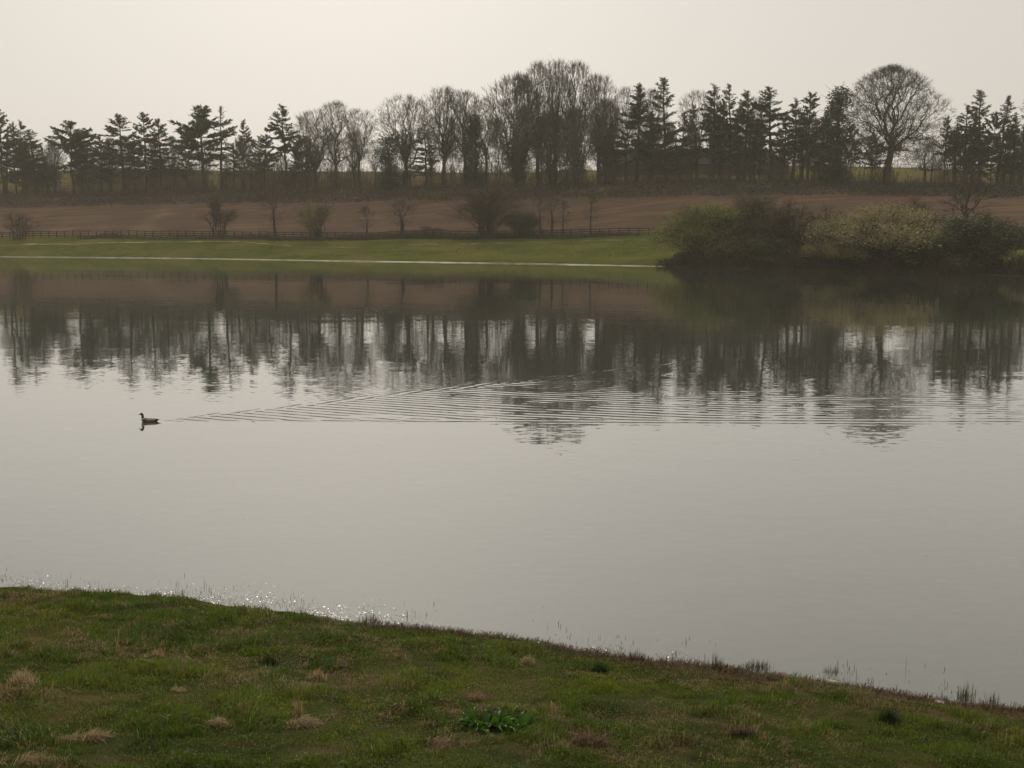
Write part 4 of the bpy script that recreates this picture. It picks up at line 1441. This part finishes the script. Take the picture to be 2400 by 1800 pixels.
az = rng.uniform(0, 2 * math.pi, n) + 0
az = np.where(rng.random(n) < 0.5, fbm(xx * 0.8, yy * 0.8, 66, 2) * 12, az)
wd = rng.uniform(0.0016, 0.0034, n) * (1 + 0.05 * yy)
P = np.stack([xx, yy, near_z(xx, yy) - 0.004], 1)
V, F, C = blades(P, h, wd, az, lean, colr)
stuff(link("bank_turf", make_mesh("bank_turf", V, F, M["blades"], False, C)), "rough green and straw coloured grass covering the near bank", "grass")

# grass and rush stems standing in the shallow water
n = 2500
xx = rng.uniform(-8.5, 7.0, n)
off = np.abs(rng.normal(0, 0.42, n)) * (0.5 + fbm(xx * 0.8, xx * 0, 71, 3)) - 0.05
clump = fbm(xx * 2.3, off * 2, 72, 3)
keep = clump > 0.42
xx, off, clump = xx[keep], off[keep], clump[keep]
n = len(xx)
yy = near_shore(xx) + off
P = np.stack([xx, yy, np.full(n, -0.02)], 1)
colr = np.where(rng.random((n, 1)) < 0.35, np.array([[0.11, 0.085, 0.045]]), np.array([[0.035, 0.050, 0.016]])) * rng.uniform(0.7, 1.2, (n, 1))
h = 0.022 + rng.gamma(1.6, 0.024, n) * smooth(0.44, 0.66, clump)
V, F, C = blades(P, h, rng.uniform(0.0025, 0.0045, n), rng.uniform(0, 6.28, n), np.clip(np.abs(rng.normal(0.15, 0.2, n)), 0, 0.9), colr)
stuff(link("water_grass", make_mesh("water_grass", V, F, M["blades"], False, C)), "thin grass stems standing in the shallow water of the near shore", "grass")

# wet plant bits at the water's edge, tilted facets added to make sun sparkle
n = 26000
xx = rng.uniform(-9.0, 7.5, n)
bandw = 0.10 + 0.95 * smooth(0.30, 0.75, fbm(xx * 0.55, xx * 0 + 2, 81, 3)) * np.interp(xx, [-9, -3, 1, 7], [1.0, 0.85, 0.7, 0.9])
off = np.abs(rng.normal(0, 0.5, n)) * bandw - 0.04
yy = near_shore(xx) + off
keep = (fbm(xx * 3.0, yy * 5.0, 82, 3) > 0.43)
xx, yy = xx[keep], yy[keep]
n = len(xx)
C = np.stack([xx, yy, 0.004 + rng.random(n) * 0.012], 1)
az = rng.uniform(0, 6.28, n)
ln = rng.uniform(0.006, 0.020, n)
tilt = rng.normal(0, 0.17, (n, 2))
A = np.stack([np.cos(az), np.sin(az), tilt[:, 0]], 1) * ln[:, None]
W = np.stack([-np.sin(az), np.cos(az), tilt[:, 1]], 1) * (ln * rng.uniform(0.15, 0.4, n))[:, None]
V, F = cards(C, A, W)
stuff(link("floating_glints", make_mesh("floating_glints", V, F, M["wet_bits"])), "glinting wet plant scraps floating along the near water's edge", "debris")

# wrack: dead sticks and straw on the muddy edge
n = 5200
xx = rng.uniform(-2.0, 7.0, n)
ss = np.abs(rng.normal(0.12, 0.16, n))
yy = near_shore(xx) - ss
P = np.stack([xx, yy, near_z(xx, yy) + 0.012], 1)
cs = np.where(rng.random((n, 1)) < 0.3, np.array([[0.19, 0.13, 0.075]]), np.array([[0.085, 0.048, 0.026]])) * rng.uniform(0.6, 1.25, (n, 1))
V, F, C = blades(P, rng.uniform(0.04, 0.15, n), rng.uniform(0.002, 0.005, n), rng.uniform(0, 6.28, n), np.clip(rng.normal(0.95, 0.12, n), 0.5, 1.1), cs)
stuff(link("wrack", make_mesh("wrack", V, F, M["blades"], False, C)), "brown washed up stems lying along the muddy edge", "debris")


def tussock(name, px, py, wpx, hm, n, c1, c2, label, cat, group, spread_up=0.5, lay=0.6, seed=0, dirn=None):
    r = np.random.default_rng(seed)
    p = bank_point(px, py)
    sc = F_PX / np.linalg.norm(p - np.array([0, 0, H_CAM]))
    wd_ = wpx / sc
    ang = r.uniform(0, 6.28, n)
    rad = np.sqrt(r.random(n)) * wd_ * 0.5
    nb = 4
    sprd = 1.0 if 'straw' in name else 0.5
    cxs, cys = r.normal(0, 0.26 * wd_ * sprd, nb), r.normal(0, 0.13 * wd_ * sprd, nb)
    wh = r.choice(nb, n, p=np.array([0.4, 0.27, 0.2, 0.13]))
    bx, by = cxs[wh] + r.normal(0, 0.13 * wd_, n), cys[wh] + r.normal(0, 0.09 * wd_, n)
    rad = np.minimum(np.hypot(bx, by * 1.5), wd_ * 0.5)
    z = near_z(p[0] + bx, p[1] + by) - p[2]
    P = np.stack([bx, by, z - 0.005], 1)
    hh = hm * r.uniform(0.5, 1.5, n) * (1.1 - 0.5 * rad / (wd_ * 0.5))
    az_ = ang + r.normal(0, 0.7, n) if dirn is None else dirn + r.normal(0, 0.7, n)
    t = r.random((n, 1))
    col_ = (np.array(c1) * t + np.array(c2) * (1 - t)) * r.uniform(0.75, 1.2, (n, 1))
    V, F, C = blades(P, hh, r.uniform(0.0018, 0.0036, n), az_, np.clip(r.normal(lay, 0.25, n), 0.02, 1.1), col_)
    o = link(name, make_mesh(name, V, F, M["blades"], False, C), None, tuple(p))
    return tag(o, label, cat, group)


ST1, ST2 = (0.46, 0.35, 0.18), (0.21, 0.145, 0.065)
G_ST = "tufts of dead straw on the near bank"
tussock("straw_tuft", 52, 1604, 74, 0.16, 420, (0.56, 0.45, 0.26), ST2, "pale upright straw tuft at the left edge of the near bank", "straw tuft", G_ST, lay=0.45, seed=1)
tussock("straw_tuft", 208, 1740, 92, 0.14, 520, ST1, ST2, "wide matted straw tuft low on the left of the near bank", "straw tuft", G_ST, lay=0.8, seed=2, dirn=0.3)
tussock("straw_tuft", 28, 1790, 92, 0.13, 480, ST1, ST2, "straw tuft in the bottom left corner of the picture", "straw tuft", G_ST, lay=0.8, seed=3, dirn=0.2)
tussock("straw_tuft", 748, 1596, 46, 0.15, 260, ST1, ST2, "small upright straw tuft above the flattened straw wisp, left of centre", "straw tuft", G_ST, lay=0.4, seed=4)
tussock("straw_tuft", 706, 1700, 84, 0.13, 460, ST1, ST2, "flattened straw wisp lying left of the leafy dock plant", "straw tuft", G_ST, lay=0.9, seed=5, dirn=-0.35)
tussock("straw_spike", 698, 1688, 26, 0.24, 90, ST1, (0.20, 0.13, 0.08), "upright reddish straw spike rising from the flattened straw wisp", "straw tuft", G_ST, lay=0.16, seed=6)
tussock("straw_tuft", 514, 1702, 62, 0.10, 300, ST1, ST2, "low straw heap between the wide matted tuft and the flattened wisp", "straw tuft", G_ST, lay=0.85, seed=7, dirn=2.8)
tussock("straw_tuft", 426, 1620, 34, 0.09, 150, (0.52, 0.41, 0.23), ST2, "tiny pale straw tuft in the middle of the left grass", "straw tuft", G_ST, lay=0.8, seed=8)
tussock("straw_tuft", 1246, 1556, 38, 0.13, 200, (0.52, 0.42, 0.24), ST2, "small pale straw tuft above and right of the dock plant", "straw tuft", G_ST, lay=0.5, seed=9)
tussock("straw_tuft", 1118, 1640, 36, 0.10, 170, (0.34, 0.19, 0.10), ST2, "small reddish straw tuft touching the back of the dock plant", "straw tuft", G_ST, lay=0.6, seed=10)
tussock("straw_tuft", 1384, 1742, 84, 0.13, 380, (0.22, 0.14, 0.07), (0.12, 0.07, 0.035), "brown dead tuft low and right of the dock plant", "straw tuft", G_ST, lay=0.7, seed=11)
tussock("straw_tuft", 372, 1540, 40, 0.11, 170, ST1, ST2, "small straw tuft halfway up the left grass", "straw tuft", G_ST, lay=0.6, seed=12)
tussock("straw_tuft", 1040, 1752, 110, 0.12, 380, (0.26, 0.18, 0.09), ST2, "long wispy straw line low between the flattened wisp and the dock plant", "straw tuft", G_ST, lay=0.9, seed=13, dirn=0.2)
DK1, DK2 = (0.028, 0.050, 0.012), (0.060, 0.075, 0.020)
G_DK = "dark grass tussocks on the near bank"
tussock("grass_tussock", 634, 1556, 46, 0.12, 300, DK1, DK2, "small dark tussock in the grass left of centre", "tussock", G_DK, lay=0.4, seed=21)
tussock("grass_tussock", 1404, 1576, 60, 0.14, 380, DK1, (0.05, 0.09, 0.016), "dark green tussock up and right of the dock plant", "tussock", G_DK, lay=0.45, seed=22)
tussock("grass_tussock", 2086, 1690, 70, 0.14, 380, DK1, DK2, "dark tussock in the grass on the right", "tussock", G_DK, lay=0.45, seed=23)
tussock("grass_tussock", 1735, 1725, 60, 0.10, 300, (0.07, 0.045, 0.02), (0.035, 0.028, 0.012), "brown hollow tussock in the lower right grass", "tussock", G_DK, lay=0.7, seed=24)

SG1, SG2 = (0.040, 0.050, 0.018), (0.100, 0.080, 0.045)
G_SG = "sedge clumps at the near water's edge"
for k, (px, py, wp, hm, nn, lab) in enumerate((
        (180, 1392, 26, 0.17, 70, "small dark sedge clump at the water on the far left"),
        (366, 1404, 30, 0.17, 60, "sparse sedge clump at the water left of centre"),
        (868, 1460, 70, 0.18, 130, "spiky sedge clump at the water where the mud begins"),
        (1492, 1546, 56, 0.16, 110, "sedge clump in the water right of centre"),
        (1672, 1566, 50, 0.26, 70, "tall thin sedge clump at the water left of the broad one"),
        (1780, 1574, 86, 0.20, 260, "broad dense sedge clump at the water right of centre"),
        (1950, 1594, 60, 0.21, 260, "dark dense sedge clump just above the pale board"),
        (2268, 1648, 60, 0.30, 90, "tall thin sedge clump at the water near the right edge"),
        (2330, 1656, 50, 0.22, 70, "leaning sedge clump at the water at the far right"))):
    tussock("sedge_clump", px, py, wp, hm * 0.72, nn, SG1, SG2, lab, "sedge", G_SG, lay=0.22, seed=40 + k)

# ------------------------------------------------------------------ the dock plant
dp = bank_point(1160, 1700)
dock = bpy.data.objects.new("dock_plant", None)
COL.objects.link(dock)
dock.location = tuple(dp)
tag(dock, "leafy bright green dock plant growing alone in the near grass", "plant")


def leaf_mesh(seed):
    r = random.Random(seed)
    V, F = [], []
    nseg = 6
    ln, wd_ = r.uniform(0.15, 0.25), r.uniform(0.020, 0.032)
    arch = r.uniform(0.6, 1.9)
    x, z, a = 0.0, 0.0, r.uniform(0.6, 1.4)
    for k in range(nseg + 1):
        t = k / nseg
        w_ = wd_ * (math.sin(math.pi * (0.10 + 0.90 * t) ** 0.85) ** 0.8) + 0.002
        if k == nseg:
            w_ = 0.002
        wob = r.uniform(-0.011, 0.011)
        V += [(x, -w_, z + 0.35 * w_ + wob), (x, 0, z), (x, w_, z + 0.35 * w_ - wob)]
        x += math.cos(a) * ln / nseg
        z += math.sin(a) * ln / nseg
        a -= arch * 1.5 / nseg
    for k in range(nseg):
        b_ = k * 3
        F += [(b_, b_ + 3, b_ + 4, b_ + 1), (b_ + 1, b_ + 4, b_ + 5, b_ + 2)]
    return make_mesh("dock_leaf", V, F, M["dock_leaf"], True)


leaf_meshes = [leaf_mesh(900 + k) for k in range(9)]
for k in range(150):
    a = random.uniform(0, 6.28)
    rad = math.sqrt(random.random()) * 0.27
    lx, ly = math.cos(a) * rad * 1.15, math.sin(a) * rad * 0.75
    o = link("leaf", random.choice(leaf_meshes), dock)
    lz = float(near_z(np.array([dp[0] + lx]), np.array([dp[1] + ly]))[0]) - dp[2]
    o.location = (lx, ly, lz - 0.01)
    o.rotation_euler = (random.gauss(0, 0.45), random.gauss(0.0, 0.35), a + random.gauss(0, 0.9))
    s = random.uniform(0.7, 1.25) * (1.08 - rad)
    o.scale = (s, s, s)
stv, stf = tubes([(0, 0, -0.02, 0.02, 0.0, 0.10, 0.012, 0.007), (0.05, 0.02, -0.02, 0.09, 0.03, 0.09, 0.01, 0.006), (-0.07, 0.01, -0.02, -0.10, 0.0, 0.09, 0.01, 0.006)], 6)
link("stalk", make_mesh("dock_stalk", stv, stf, M["stalk"]), dock)

# ------------------------------------------------------------------ litter at the edge
p = bank_point(1954, 1606)
V, F = box(-0.075, 0.075, -0.025, 0.025, 0.0, 0.035)
V[[1, 2, 5, 6], 0] += np.array([0.012, -0.008, 0.010, -0.006])
V[4:, 2] += np.array([0.004, -0.003, 0.003, -0.004])
o = link("pale_board", make_mesh("pale_board", V, F, M["pale_wood"]), None, (p[0], p[1], p[2] + 0.02))
o.rotation_euler = (math.radians(35), math.radians(8), math.radians(-14))
tag(o, "short pale board lying on the muddy edge below the dark sedge clump", "board")
p = bank_point(2202, 1650)
V, F = box(-0.05, 0.05, -0.012, 0.012, 0.0, 0.014)
V[[2, 3, 6, 7], 2] += 0.012
V[[1, 2], 0] -= 0.02
o = link("paper_scrap", make_mesh("paper_scrap", V, F, M["white_scrap"]), None, (p[0], p[1], p[2] + 0.015))
o.rotation_euler = (math.radians(25), 0, math.radians(-35))
tag(o, "small pinkish white scrap on the mud near the right edge", "litter")

# ------------------------------------------------------------------ haze
hv, hf = box(-1500, 1500, -200, 2400, -85.0, 75.0)
me = make_mesh("haze", hv, hf)
m, N, L, out = new_mat("haze_air")
vol = N.new("ShaderNodeVolumePrincipled")
vol.inputs["Color"].default_value = (0.95, 0.90, 0.76, 1)
vol.inputs["Density"].default_value = 0.00038
vol.inputs["Anisotropy"].default_value = 0.0
L.new(vol.outputs[0], out.inputs["Volume"])
me.materials.append(m)
hz = link("haze", me)
stuff(hz, "thin pale haze in the air over the lake and hill", "haze")
